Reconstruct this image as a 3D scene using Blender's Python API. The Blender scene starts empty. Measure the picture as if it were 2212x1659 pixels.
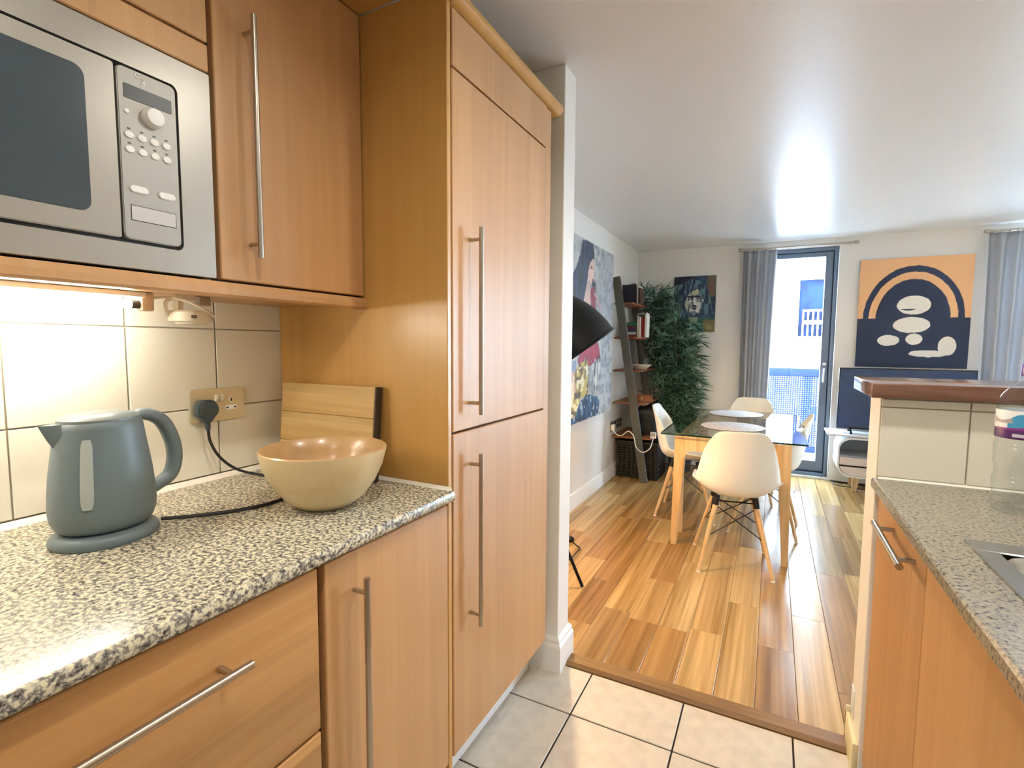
import bpy, bmesh, math, random
import numpy as np
from mathutils import Vector, Matrix
random.seed(7); rng = np.random.default_rng(7)
R = math.radians
sc = bpy.context.scene
COL = sc.collection

# ------------------------------------------------------------------ camera
CAM_Z = 1.266
cam_d = bpy.data.cameras.new('camera'); cam_d.sensor_width = 36.0
cam_d.lens = 36.0 * 1085.9 / 2212.0; cam_d.clip_start = 0.02; cam_d.clip_end = 200
cam = bpy.data.objects.new('camera', cam_d); COL.objects.link(cam)
yaw, pitch, roll = .47747, .07892, .00619
fw = Vector((-math.sin(yaw)*math.cos(pitch), math.cos(yaw)*math.cos(pitch), -math.sin(pitch)))
r0 = Vector((math.cos(yaw), math.sin(yaw), 0)); u0 = r0.cross(fw)
CR = r0*math.cos(roll) + u0*math.sin(roll); CU = u0*math.cos(roll) - r0*math.sin(roll)
M = Matrix((CR, CU, -fw)).transposed().to_4x4(); M.translation = (0, 0, CAM_Z)
cam.matrix_world = M
sc.camera = cam

# ------------------------------------------------------------------ world and exposure
world = bpy.data.worlds.new('sky'); sc.world = world; world.use_nodes = True
wn = world.node_tree.nodes; bg = wn['Background']
bg.inputs['Color'].default_value = (.58, .78, 1.0, 1); bg.inputs['Strength'].default_value = 46.0
vs = sc.view_settings
vs.view_transform = 'Standard'; vs.look = 'None'; vs.gamma = 1.0; vs.use_curve_mapping = False
vs.exposure = 0.5
sun_d = bpy.data.lights.new('sun', 'SUN'); sun_d.energy = 9.0; sun_d.angle = R(3); sun_d.color = (1, .95, .86)
sun = bpy.data.objects.new('sun', sun_d); COL.objects.link(sun)
sun.rotation_euler = (R(-48), 0, R(-25)); sun.rotation_euler = Vector((.35, .8, -.75)).to_track_quat('-Z', 'Y').to_euler()
for nm, x0, x1, z0, z1 in (('portal_door', -.1, .49, .06, 2.17), ('portal_window', 1.64, 3.03, .1, 2.15)):
    pd = bpy.data.lights.new(nm, 'AREA'); pd.shape = 'RECTANGLE'; pd.size = x1-x0; pd.size_y = z1-z0
    pd.cycles.is_portal = True
    po = bpy.data.objects.new(nm, pd); COL.objects.link(po)
    po.location = ((x0+x1)/2, 5.78, (z0+z1)/2); po.rotation_euler = (R(90), 0, R(180))
    po.rotation_euler = Vector((0, -1, 0)).to_track_quat('-Z', 'Y').to_euler()

# ------------------------------------------------------------------ materials
MATS = {}
def new_mat(name):
    m = bpy.data.materials.new(name); m.use_nodes = True
    nt = m.node_tree; b = nt.nodes['Principled BSDF']
    MATS[name] = m
    return m, nt, b
def S(h):
    h = h.lstrip('#'); c = [int(h[i:i+2], 16)/255 for i in (0, 2, 4)]
    return tuple(x/12.92 if x <= .04045 else ((x+.055)/1.055)**2.4 for x in c) + (1,)
def plain(name, col, rough=.5, metal=0, spec=.5, bump=0, bscale=200, noise=0, coat=0, **kw):
    m, nt, b = new_mat(name); col = S(col) if isinstance(col, str) else tuple(col)+(1,)
    b.inputs['Base Color'].default_value = col
    b.inputs['Roughness'].default_value = rough; b.inputs['Metallic'].default_value = metal
    b.inputs['Specular IOR Level'].default_value = spec; b.inputs['Coat Weight'].default_value = coat
    for k, v in kw.items(): b.inputs[k].default_value = v
    if bump or noise:
        tc = nt.nodes.new('ShaderNodeTexCoord'); nz = nt.nodes.new('ShaderNodeTexNoise')
        nz.inputs['Scale'].default_value = bscale; nz.inputs['Detail'].default_value = 4
        nt.links.new(tc.outputs['Object'], nz.inputs['Vector'])
        if bump:
            bp = nt.nodes.new('ShaderNodeBump'); bp.inputs['Strength'].default_value = bump; bp.inputs['Distance'].default_value = .002
            nt.links.new(nz.outputs['Fac'], bp.inputs['Height']); nt.links.new(bp.outputs[0], b.inputs['Normal'])
        if noise:
            mx = nt.nodes.new('ShaderNodeMix'); mx.data_type = 'RGBA'; mx.blend_type = 'MIX'
            mx.inputs[6].default_value = col; mx.inputs[7].default_value = tuple(c*(1-noise) for c in col[:3])+(1,)
            rp = nt.nodes.new('ShaderNodeValToRGB'); rp.color_ramp.elements[0].position = .4; rp.color_ramp.elements[1].position = .65
            nt.links.new(nz.outputs['Fac'], rp.inputs[0]); nt.links.new(rp.outputs[0], mx.inputs[0]); nt.links.new(mx.outputs[2], b.inputs['Base Color'])
    return m
def wood(name, c1, c2, axis='Z', across=60, along=2.2, stave=None, stave_amt=.0, rough=.38, obcol=False, contrast=.5, bump=.08, spec=.5, coat=0):
    """grain runs along `axis`; `stave` = (axis, width) gives veneer strips of slightly different tint"""
    m, nt, b = new_mat(name); N = nt.nodes.new; L = nt.links.new
    tc = N('ShaderNodeTexCoord'); mp = N('ShaderNodeMapping')
    s = {'X': (along, across, across), 'Y': (across, along, across), 'Z': (across, across, along)}[axis]
    mp.inputs['Scale'].default_value = s
    oi = N('ShaderNodeObjectInfo'); ml = N('ShaderNodeMath'); ml.operation = 'MULTIPLY'; ml.inputs[1].default_value = 37.0
    L(oi.outputs['Random'], ml.inputs[0]); ad = N('ShaderNodeVectorMath'); ad.operation = 'ADD'
    L(tc.outputs['Object'], ad.inputs[0]); L(ml.outputs[0], ad.inputs[1]); L(ad.outputs[0], mp.inputs['Vector'])
    n1 = N('ShaderNodeTexNoise'); n1.inputs['Scale'].default_value = 1; n1.inputs['Detail'].default_value = 5; n1.inputs['Distortion'].default_value = .6
    L(mp.outputs[0], n1.inputs['Vector'])
    mp2 = N('ShaderNodeMapping'); mp2.inputs['Scale'].default_value = tuple(x*.22 for x in s); L(ad.outputs[0], mp2.inputs['Vector'])
    n2 = N('ShaderNodeTexNoise'); n2.inputs['Scale'].default_value = 1; n2.inputs['Detail'].default_value = 2; n2.inputs['Distortion'].default_value = 1.2; L(mp2.outputs[0], n2.inputs['Vector'])
    av = N('ShaderNodeMath'); av.operation = 'ADD'; L(n1.outputs['Fac'], av.inputs[0]); L(n2.outputs['Fac'], av.inputs[1])
    rp = N('ShaderNodeMapRange'); rp.inputs[1].default_value = 1-contrast*.5; rp.inputs[2].default_value = 1+contrast*.5; L(av.outputs[0], rp.inputs[0])
    mx = N('ShaderNodeMix'); mx.data_type = 'RGBA'; mx.inputs[6].default_value = S(c1); mx.inputs[7].default_value = S(c2); L(rp.outputs[0], mx.inputs[0])
    out = mx.outputs[2]
    if stave:
        sx = N('ShaderNodeSeparateXYZ'); L(tc.outputs['Object'], sx.inputs[0])
        d = N('ShaderNodeMath'); d.operation = 'DIVIDE'; d.inputs[1].default_value = stave[1]; L(sx.outputs['XYZ'.index(stave[0])], d.inputs[0])
        f = N('ShaderNodeMath'); f.operation = 'FLOOR'; L(d.outputs[0], f.inputs[0])
        ff = N('ShaderNodeMath'); ff.operation = 'ADD'; L(f.outputs[0], ff.inputs[0]); L(ml.outputs[0], ff.inputs[1])
        w = N('ShaderNodeTexWhiteNoise'); w.noise_dimensions = '1D'; L(ff.outputs[0], w.inputs['W'])
        mr = N('ShaderNodeMapRange'); mr.inputs[3].default_value = 1-stave_amt; mr.inputs[4].default_value = 1+stave_amt*.4; L(w.outputs['Value'], mr.inputs[0])
        vm = N('ShaderNodeVectorMath'); vm.operation = 'SCALE'; L(out, vm.inputs[0]); L(mr.outputs[0], vm.inputs['Scale']); out = vm.outputs[0]
    if obcol:
        vm = N('ShaderNodeVectorMath'); vm.operation = 'MULTIPLY'; L(out, vm.inputs[0]); L(oi.outputs['Color'], vm.inputs[1]); out = vm.outputs[0]
    L(out, b.inputs['Base Color']); b.inputs['Roughness'].default_value = rough; b.inputs['Specular IOR Level'].default_value = spec
    b.inputs['Coat Weight'].default_value = coat; b.inputs['Coat Roughness'].default_value = .15
    if bump:
        bp = N('ShaderNodeBump'); bp.inputs['Strength'].default_value = bump; bp.inputs['Distance'].default_value = .001
        L(n1.outputs['Fac'], bp.inputs['Height']); L(bp.outputs[0], b.inputs['Normal'])
    return m
def granite(name, tint):
    m, nt, b = new_mat(name); N = nt.nodes.new; L = nt.links.new
    tc = N('ShaderNodeTexCoord'); n1 = N('ShaderNodeTexNoise'); n1.inputs['Scale'].default_value = 140; n1.inputs['Detail'].default_value = 3; n1.inputs['Roughness'].default_value = .65
    v = N('ShaderNodeTexVoronoi'); v.inputs['Scale'].default_value = 150; L(tc.outputs['Object'], v.inputs['Vector']); L(tc.outputs['Object'], n1.inputs['Vector'])
    rp = N('ShaderNodeValToRGB'); cr = rp.color_ramp; cr.elements[0].position = .34; cr.elements[0].color = (.03, .028, .028, 1)
    cr.elements[1].position = .40; cr.elements[1].color = (.16, .15, .135, 1)
    for p, c in ((.48, (.27, .255, .22, 1)), (.56, tint), (.7, tuple(min(1, x*1.12) for x in tint[:3])+(1,))):
        e = cr.elements.new(p); e.color = c
    L(n1.outputs['Fac'], rp.inputs[0])
    mx = N('ShaderNodeMix'); mx.data_type = 'RGBA'; mx.blend_type = 'MULTIPLY'; mx.inputs[0].default_value = .35
    L(rp.outputs[0], mx.inputs[6]); r2 = N('ShaderNodeValToRGB'); r2.color_ramp.elements[0].color = (.45, .43, .4, 1); r2.color_ramp.elements[1].color = (1, 1, 1, 1); r2.color_ramp.elements[1].position = .35
    L(v.outputs['Color'], r2.inputs[0]); L(r2.outputs[0], mx.inputs[7]); L(mx.outputs[2], b.inputs['Base Color'])
    b.inputs['Roughness'].default_value = .22; b.inputs['Specular IOR Level'].default_value = .5
    return m
def thin_glass(name, tint=(1, 1, 1), f0=.04, rough=0.0):
    m, nt, b = new_mat(name); nt.nodes.remove(b); N = nt.nodes.new; L = nt.links.new
    t = N('ShaderNodeBsdfTransparent'); t.inputs[0].default_value = tuple(tint)+(1,)
    g = N('ShaderNodeBsdfGlossy'); g.inputs['Roughness'].default_value = rough
    lw = N('ShaderNodeLayerWeight'); lw.inputs['Blend'].default_value = .5
    pw_ = N('ShaderNodeMath'); pw_.operation = 'POWER'; pw_.inputs[1].default_value = 5; L(lw.outputs['Facing'], pw_.inputs[0])
    fr = N('ShaderNodeMath'); fr.operation = 'MULTIPLY_ADD'; fr.inputs[1].default_value = 1-f0; fr.inputs[2].default_value = f0; L(pw_.outputs[0], fr.inputs[0])
    mx = N('ShaderNodeMixShader'); L(fr.outputs[0], mx.inputs[0]); L(t.outputs[0], mx.inputs[1]); L(g.outputs[0], mx.inputs[2])
    L(mx.outputs[0], nt.nodes['Material Output'].inputs[0])
    return m
def emit(name, col, strength):
    m, nt, b = new_mat(name); b.inputs['Base Color'].default_value = (.8, .8, .8, 1)
    b.inputs['Emission Color'].default_value = tuple(col)+(1,); b.inputs['Emission Strength'].default_value = strength
    return m
def fabric(name, col, trans=.25):
    m, nt, b = new_mat(name); N = nt.nodes.new; L = nt.links.new
    b.inputs['Base Color'].default_value = S(col); b.inputs['Roughness'].default_value = .85; b.inputs['Specular IOR Level'].default_value = .15
    tl = N('ShaderNodeBsdfTranslucent'); tl.inputs[0].default_value = S(col)
    mx = N('ShaderNodeMixShader'); mx.inputs[0].default_value = trans
    L(b.outputs[0], mx.inputs[1]); L(tl.outputs[0], mx.inputs[2]); L(mx.outputs[0], nt.nodes['Material Output'].inputs[0])
    return m
def painted(name, rough=.6):
    m, nt, b = new_mat(name); a = nt.nodes.new('ShaderNodeVertexColor'); a.layer_name = 'paint'
    nt.links.new(a.outputs['Color'], b.inputs['Base Color']); b.inputs['Roughness'].default_value = rough
    return m

WALL = plain('wall_paint', '#efebe4', .62, bump=.05, bscale=300)
WALLW = plain('white_gloss_paint', '#f1efe9', .4)
CEIL = plain('ceiling_paint', '#ececec', .33, spec=.6, bump=.02, bscale=60)
CAB = wood('beech_veneer', '#c79a68', '#bf9060', 'Z', 45, 1.6, ('Y', .115), .09, .36)
CABH = wood('beech_veneer_horizontal', '#c89760', '#b5824c', 'Y', 45, 1.6, ('Z', .074), .3, .40)
CABP = wood('beech_panel', '#ca9c57', '#c2934f', 'Z', 45, 1.6, None, 0, .30)
CABR = wood('beech_veneer_warm', '#bd905f', '#ae814f', 'Z', 45, 1.6, None, 0, .42)
CABR2 = wood('beech_veneer_pale', '#c99c67', '#bd8f5a', 'Z', 45, 1.6, None, 0, .42)
EDGE = plain('dark_edge_banding', '#2b0f0a', .5)
STEEL = plain('brushed_steel', '#b9b1a3', .32, 1)
STEELMW = plain('appliance_steel', '#a9a69e', .34, .85, bump=.03, bscale=500)
MWGREY = plain('appliance_grey', '#a8a69f', .4, .5)
MWGLASS = plain('smoked_glass', '#39454a', .25, 0, .6)
MWDARK = plain('display_black', '#3c4144', .3)
MWLINE = plain('shadow_gap_black', '#2e3130', .5)
WHITEPL = plain('white_plastic', '#efeee8', .35)
CREAMPL = plain('cream_plastic', '#e3dfcd', .45)
BLACKPL = plain('black_plastic', '#17181a', .4)
GRAN = granite('granite_cream', S('#d6cfb2')[:3]+(1,))
GRAN2 = granite('granite_grey', S('#96917f')[:3]+(1,))
TILE = plain('glazed_wall_tile', '#e9e6d8', .18, bump=.06, bscale=25)
GROUT = plain('wall_grout', '#b9b39f', .8)
SEAL = plain('white_sealant', '#f3f0e4', .4)
KETTLE = plain('slate_grey_plastic', '#67757a', .42, bump=.02)  # grey paled and blued, haze over the kettle put into the colour
KWIN = plain('kettle_window', '#a9b1ad', .15, alpha=None) if False else plain('kettle_window', '#aab2ae', .12)
BOWLW = wood('turned_pale_wood', '#dcc9a0', '#cbb281', 'X', 30, 4, None, 0, .35, contrast=.8, coat=.2)
BOARDW = wood('pine_board', '#dcbf88', '#b88f4f', 'X', 45, 3, ('Z', .075), .12, .5, contrast=.9)
BOARDD = plain('shaded_board_edge', '#3b2d20', .6)
FTILE = plain('floor_tile', '#cfc9bb', .42, bump=.12, bscale=22, noise=.12)
FGROUT = plain('floor_grout', '#2c2520', .9)
PLANK = wood('oak_plank', '#cdb07c', '#876a3b', 'Y', 48, 1.1, None, 0, .24, obcol=True, contrast=.62, spec=.5, bump=.05)
THRESH = wood('threshold_oak', '#8d6b3d', '#5d4425', 'X', 60, 4, None, 0, .5, contrast=.8)
SUB = plain('subfloor', '#3d2f20', .9)
BARW = wood('walnut_bar', '#8d6552', '#553a2d', 'X', 60, 5, None, 0, .2, contrast=.9, coat=.5)
ALU = plain('grey_aluminium', '#6d7b8c', .45, .1)
ALUD = plain('dark_rubber', '#1c2c4a', .6)
GLASS = thin_glass('window_glass')
TGLASS = thin_glass('table_glass', (.93, .97, .955), .07)
TGEDGE = plain('glass_edge', '#16302b', .1)
SHELLW = plain('white_shell_plastic', '#efece2', .35, **{'Subsurface Weight': 0})
BEECHL = wood('beech_leg', '#d8b788', '#c09a66', 'Z', 60, 3, None, 0, .4)
TABLEW = wood('oak_table', '#d6b684', '#bd9762', 'Z', 55, 3, None, 0, .42)
WIRE = plain('black_wire', '#1d1712', .4, .5)
CURT = fabric('curtain_cloth', '#b9bbc0', .22)
TVB = plain('tv_black', '#0a0f18', .22, 0, .5)
TVS = plain('tv_screen', '#10294f', .16, 0, .5)
LAMPB = plain('lamp_black', '#050505', .45, 0, .25)
LAMPI = plain('lamp_inside', '#d8a14a', .35, .7)
LADD = plain('grey_painted_wood', '#54544c', .55, noise=.15, bscale=40)
SHELFW = wood('shelf_redwood', '#9c6038', '#6d3d22', 'Y', 60, 3, None, 0, .5, contrast=.9)
WICK = plain('black_wicker', '#0c0b0b', .5, bump=1.0, bscale=120)
LEAF = plain('bamboo_leaf', '#7da78e', .5, noise=.35, bscale=9)
LEAF2 = plain('bamboo_leaf_dark', '#446a5a', .5, noise=.35, bscale=9)
STEM = plain('bamboo_stem', '#3b4a2b', .5)
EXTW = plain('render_facade', '#f3f2ee', .8)
BRICK = plain('pale_brick', '#6d6a66', .8)
EXTG = plain('facade_glass', '#0c2f6a', .1, 0, .6)
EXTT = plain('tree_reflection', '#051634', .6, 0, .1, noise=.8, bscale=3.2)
RAIL = plain('balcony_metal', '#0b1d3c', .6, .0, .2)
PAINT = painted('oil_paint')

# ------------------------------------------------------------------ geometry helpers
def wloc(o):
    v = Vector((0, 0, 0))
    while o is not None:
        v = v + o.location; o = o.parent
    return v
def setp(o, label=None, cat=None, group=None, kind=None):
    if label: o['label'] = label
    if cat: o['category'] = cat
    if group: o['group'] = group
    if kind: o['kind'] = kind
    return o
def thing(name, label, cat, loc=(0, 0, 0), group=None):
    o = bpy.data.objects.new(name, None); COL.objects.link(o); o.location = loc; o.empty_display_size = .05
    return setp(o, label, cat, group)
class MB:
    def __init__(s): s.bm = bmesh.new()
    def box(s, x0, x1, y0, y1, z0, z1, bevel=0, seg=2):
        b = bmesh.new(); bmesh.ops.create_cube(b, size=1)
        for v in b.verts:
            v.co = ((x0+x1)/2+v.co.x*(x1-x0), (y0+y1)/2+v.co.y*(y1-y0), (z0+z1)/2+v.co.z*(z1-z0))
        if bevel: bmesh.ops.bevel(b, geom=b.edges[:], offset=bevel, segments=seg, affect='EDGES', profile=.5)
        s.merge(b); return s
    def merge(s, b, mat=None):
        if mat is not None: bmesh.ops.transform(b, matrix=mat, verts=b.verts)
        me = bpy.data.meshes.new('t'); b.to_mesh(me); b.free(); s.bm.from_mesh(me); bpy.data.meshes.remove(me)
    def quad(s, *pts):
        s.bm.faces.new([s.bm.verts.new(p) for p in pts]); return s
    def tube(s, pts, rad, seg=10, cap=True):
        pts = [Vector(p) for p in pts]; n = len(pts); rads = rad if isinstance(rad, (list, tuple)) else [rad]*n
        rings = []; up = None
        for i, p in enumerate(pts):
            t = (pts[min(i+1, n-1)]-pts[max(i-1, 0)]).normalized()
            if up is None: up = t.orthogonal().normalized()
            a = (up - t*up.dot(t)); a = a.normalized() if a.length > 1e-6 else t.orthogonal().normalized(); up = a; bb = t.cross(a)
            rings.append([s.bm.verts.new(p+(a*math.cos(k*2*math.pi/seg)+bb*math.sin(k*2*math.pi/seg))*rads[i]) for k in range(seg)])
        for i in range(n-1):
            for k in range(seg): s.bm.faces.new((rings[i][k], rings[i][(k+1) % seg], rings[i+1][(k+1) % seg], rings[i+1][k]))
        if cap: s.bm.faces.new(rings[0][::-1]); s.bm.faces.new(rings[-1])
        return s
    def lathe(s, prof, seg=32, c=(0, 0, 0), sx=1, sy=1, mat=None):
        b = bmesh.new(); rings = []
        for r, z in prof:
            if r < 1e-6: rings.append([b.verts.new((0, 0, z))])
            else: rings.append([b.verts.new((r*sx*math.cos(k*2*math.pi/seg), r*sy*math.sin(k*2*math.pi/seg), z)) for k in range(seg)])
        for a, d in zip(rings, rings[1:]):
            for k in range(seg):
                k2 = (k+1) % seg
                if len(a) == 1 and len(d) == 1: continue
                if len(a) == 1: b.faces.new((a[0], d[k], d[k2]))
                elif len(d) == 1: b.faces.new((a[k], a[k2], d[0]))
                else: b.faces.new((a[k], a[k2], d[k2], d[k]))
        bmesh.ops.recalc_face_normals(b, faces=b.faces)
        T = Matrix.Translation(c) @ (mat if mat is not None else Matrix.Identity(4))
        s.merge(b, T); return s
    def prism(s, pts, axis, a0, a1, bevel=0):
        """pts 2-D outline in the two other axes (cyclic order), extruded along axis from a0 to a1"""
        b = bmesh.new()
        def mk(p, a):
            return {'X': (a, p[0], p[1]), 'Y': (p[0], a, p[1]), 'Z': (p[0], p[1], a)}[axis]
        A = [b.verts.new(mk(p, a0)) for p in pts]; B = [b.verts.new(mk(p, a1)) for p in pts]; n = len(pts)
        b.faces.new(A); b.faces.new(B[::-1])
        for i in range(n): b.faces.new((A[i], B[i], B[(i+1) % n], A[(i+1) % n]))
        bmesh.ops.recalc_face_normals(b, faces=b.faces)
        if bevel: bmesh.ops.bevel(b, geom=[e for e in b.edges], offset=bevel, segments=2, affect='EDGES')
        s.merge(b); return s
    def beam(s, p0, p1, w0, d0, w1=None, d1=None, side=(1, 0, 0), bevel=0):
        """tapered rectangular bar from p0 to p1; w along `side`, d across"""
        p0, p1 = Vector(p0), Vector(p1); t = (p1-p0).normalized(); a = Vector(side); a = (a-t*a.dot(t)).normalized(); c = t.cross(a)
        w1 = w0 if w1 is None else w1; d1 = d0 if d1 is None else d1; b = bmesh.new(); Q = []
        for p, w, d in ((p0, w0, d0), (p1, w1, d1)):
            Q.append([b.verts.new(p+a*(i*w/2)+c*(j*d/2)) for i, j in ((-1, -1), (1, -1), (1, 1), (-1, 1))])
        b.faces.new(Q[0][::-1]); b.faces.new(Q[1])
        for k in range(4): b.faces.new((Q[0][k], Q[0][(k+1) % 4], Q[1][(k+1) % 4], Q[1][k]))
        bmesh.ops.recalc_face_normals(b, faces=b.faces)
        if bevel: bmesh.ops.bevel(b, geom=b.edges[:], offset=bevel, segments=2, affect='EDGES')
        s.merge(b); return s
    def build(s, name, mat, parent=None, smooth=None, label=None, cat=None, group=None, kind=None, angle=40):
        me = bpy.data.meshes.new(name); o = bpy.data.objects.new(name, me); COL.objects.link(o)
        if parent is None:
            vs_ = [v.co for v in s.bm.verts]
            org = Vector(((min(v.x for v in vs_)+max(v.x for v in vs_))/2, (min(v.y for v in vs_)+max(v.y for v in vs_))/2, min(v.z for v in vs_)))
            o.location = org
        else: org = wloc(parent); o.parent = parent
        bmesh.ops.translate(s.bm, verts=s.bm.verts, vec=-org)
        bmesh.ops.recalc_face_normals(s.bm, faces=s.bm.faces)
        s.bm.to_mesh(me); s.bm.free(); me.materials.append(mat)
        if smooth is not False:
            me.polygons.foreach_set('use_smooth', [True]*len(me.polygons))
            me.set_sharp_from_angle(angle=R(angle))
        return setp(o, label, cat, group, kind)
def copy_tree(o, parent=None):
    c = o.copy(); COL.objects.link(c); c.parent = parent
    for ch in list(o.children):
        copy_tree(ch, c)
    return c
def bez(pts, n=12):
    """Catmull-Rom through points"""
    P = [Vector(p) for p in pts]; P = [P[0]*2-P[1]]+P+[P[-1]*2-P[-2]]; out = []
    for i in range(1, len(P)-2):
        for k in range(n):
            t = k/n; a, b, c, d = P[i-1:i+3]
            out.append(.5*((2*b)+(c-a)*t+(2*a-5*b+4*c-d)*t*t+(3*b-a-3*c+d)*t**3))
    out.append(P[-2]); return out
def link_shared(name, me, mat_parent, loc, color=None, kind=None):
    o = bpy.data.objects.new(name, me); COL.objects.link(o); o.parent = mat_parent; o.location = Vector(loc)-wloc(mat_parent)
    if color: o.color = color
    return o

# ------------------------------------------------------------------ setting
H = 2.26
wl = MB().box(-1.45, -1.33, -1.72, 5.76, 0, H).build('wall_left', WALL, kind='structure', smooth=False)
b = MB()
b.box(-1.33, -.115, 5.53, 5.76, 0, H).box(.505, 1.62, 5.53, 5.76, 0, H).box(3.05, 3.32, 5.53, 5.76, 0, H)
b.box(-.115, .505, 5.53, 5.76, 2.19, H).box(1.62, 3.05, 5.53, 5.76, 2.17, H).box(1.62, 3.05, 5.53, 5.76, 0, .08).box(-.115, .505, 5.53, 5.76, 0, .02)
wb = b.build('wall_back', WALL, kind='structure', smooth=False)
MB().box(3.2, 3.32, 1.85, 5.53, 0, H).build('wall_right', WALL, kind='structure', smooth=False)
MB().box(.92, 3.2, 1.73, 1.85, 0, H).build('wall_front', WALL, kind='structure', smooth=False)
MB().box(.92, 1.04, -1.72, 1.73, 0, H).build('wall_kitchen', WALL, kind='structure', smooth=False)
MB().box(-1.33, .92, -1.84, -1.72, 0, H).build('wall_rear', WALL, kind='structure', smooth=False)
MB().box(-1.33, -.695, 1.742, 1.853, 0, H, .004, 2).build('wall_partition', WALLW, kind='structure', smooth=False)
wc = MB().box(.27, .92, 1.70, 1.85, 0, 1.126, .003, 2).build('wall_counter', WALLW, kind='structure', smooth=False)
MB().box(-1.45, 3.32, -1.84, 5.76, H, H+.12).build('ceiling', CEIL, kind='structure', smooth=False)
fl = MB().box(-1.45, 3.32, -1.84, 5.76, -.14, -.012).build('floor', SUB, kind='structure', smooth=False)

# wall tiles over the kitchen worktop
tb = {}
def tile_piece(name, parent, axis, x, y0, y1, z0, z1, mat, t=.006, g=.0016):
    key = (axis, round(y1-y0, 4), round(z1-z0, 4), mat.name)
    if key not in tb:
        m = MB(); w = (y1-y0)/2-g; h_ = (z1-z0)/2-g
        if axis == 'X': m.box(0, t, -w, w, -h_, h_, .0015, 1)
        elif axis == 'Y': m.box(-w, w, -t, 0, -h_, h_, .0015, 1)
        else: m.box(-w, w, -h_, h_, 0, t, .0015, 1)
        me = bpy.data.meshes.new(name); m.bm.to_mesh(me); m.bm.free(); me.materials.append(mat); tb[key] = me
    c = ((y0+y1)/2, (z0+z1)/2)
    loc = {'X': (x, c[0], c[1]), 'Y': (c[0], x, c[1]), 'Z': (c[0], c[1], x)}[axis]
    return link_shared(name, tb[key], parent, loc)
gb = MB().box(-1.33, -1.3285, .018, 1.03, .9, 1.392).build('grout', GROUT, wl, smooth=False)
ys = [.02, .2, .41, .622, .832, 1.04, 1.0565]
zs = [.912, 1.093, 1.301, 1.388]
for i in range(len(ys)-1):
    for j in range(len(zs)-1):
        tile_piece('tile', wl, 'X', -1.3285, ys[i], ys[i+1], zs[j], zs[j+1], TILE)
gb2 = MB().box(.272, .918, 1.6985, 1.70, .905, 1.124).build('grout', GROUT, wc, smooth=False)
for x0, x1 in ((.272, .462), (.462, .665), (.665, .868), (.868, .918)):
    tile_piece('tile', wc, 'Y', 1.6985, x0, x1, .905, 1.1, TILE)
    tile_piece('tile', wc, 'Y', 1.6985, x0, x1, 1.1, 1.124, TILE)
# kitchen floor tiles
MB().box(-1.33, .92, -1.72, 1.788, -.012, -.004).build('grout', FGROUT, fl, smooth=False)
gx = [-.905, -.567, -.229, .109, .447]; gy = [-.458, -.125, .209, .542, .876, 1.211, 1.546, 1.786]
for i in range(len(gx)-1):
    for j in range(len(gy)-1):
        tile_piece('tile', fl, 'Z', -.006, gx[i], gx[i+1], gy[j], gy[j+1], FTILE, .006, .0028)
# oak planks
pw = .1355; palette = ['#ffffff', '#efe6da', '#d8ccbc', '#e5d8c6', '#cbb9a4', '#c0ab94', '#f6eee2', '#d9c6ae']
plank_cols = []
x = -.548-6*pw
pb = {}
def plank(x0, x1, y0, y1, col):
    key = (round(x1-x0, 4), round(y1-y0, 3))
    if key not in pb:
        m = MB(); w = (x1-x0)/2-.0007; l = (y1-y0)/2-.0007; m.box(-w, w, -l, l, -.012, 0, .0012, 1)
        me = bpy.data.meshes.new('plank'); m.bm.to_mesh(me); m.bm.free(); me.materials.append(PLANK); pb[key] = me
    o = link_shared('plank', pb[key], fl, ((x0+x1)/2, (y0+y1)/2, 0)); o.color = S(col); return o
LEN = [.45, .62, .78, .95, 1.1]
ci = 0
for c in range(28):
    x0 = -1.33 if c == 0 else x
    x1 = x+pw
    y = 1.862; first = True
    while y < 5.53:
        l = random.choice(LEN)*(random.choice((.4, .7, 1)) if first else 1)
        if c == 6 and first: l = .39      # column left of the pale board
        if c == 7 and first: l = .39
        if c == 7 and abs(y-2.252) < .01: l = .76
        y1 = min(5.53, y+l)
        if 5.53-y1 < .15: y1 = 5.53
        col = random.choice(palette)
        if c == 7 and abs(y-2.252) < .01: col = '#ffffff'
        elif col == '#ffffff' and random.random() < .8: col = '#d9c6ae'
        if x0 < 3.2: plank(x0, min(x1, 3.2), y, y1, col)
        y = y1; first = False
    x = x1
    if x > 3.2: break
# threshold, skirtings
MB().prism([(1.787, -.012), (1.787, .003), (1.80, .014), (1.853, .014), (1.866, .003), (1.866, -.012)], 'X', -.70, .272).build('trim_1', THRESH, kind='structure')
def skirt(name, pts, axis, a0, a1):
    return MB().prism(pts, axis, a0, a1).build(name, WALLW, kind='structure')
SK = [(0, 0), (.018, 0), (.018, .085), (.013, .097), (.013, .107), (.008, .118), (0, .12)]
skirt('baseboard_left', [(-1.33+a, z) for a, z in SK], 'Y', 1.853, 5.53)
skirt('baseboard_back', [(5.53-a, z) for a, z in SK], 'X', -1.31, -.13)
skirt('baseboard_backright', [(5.53-a, z) for a, z in SK], 'X', .515, 1.62)
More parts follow.
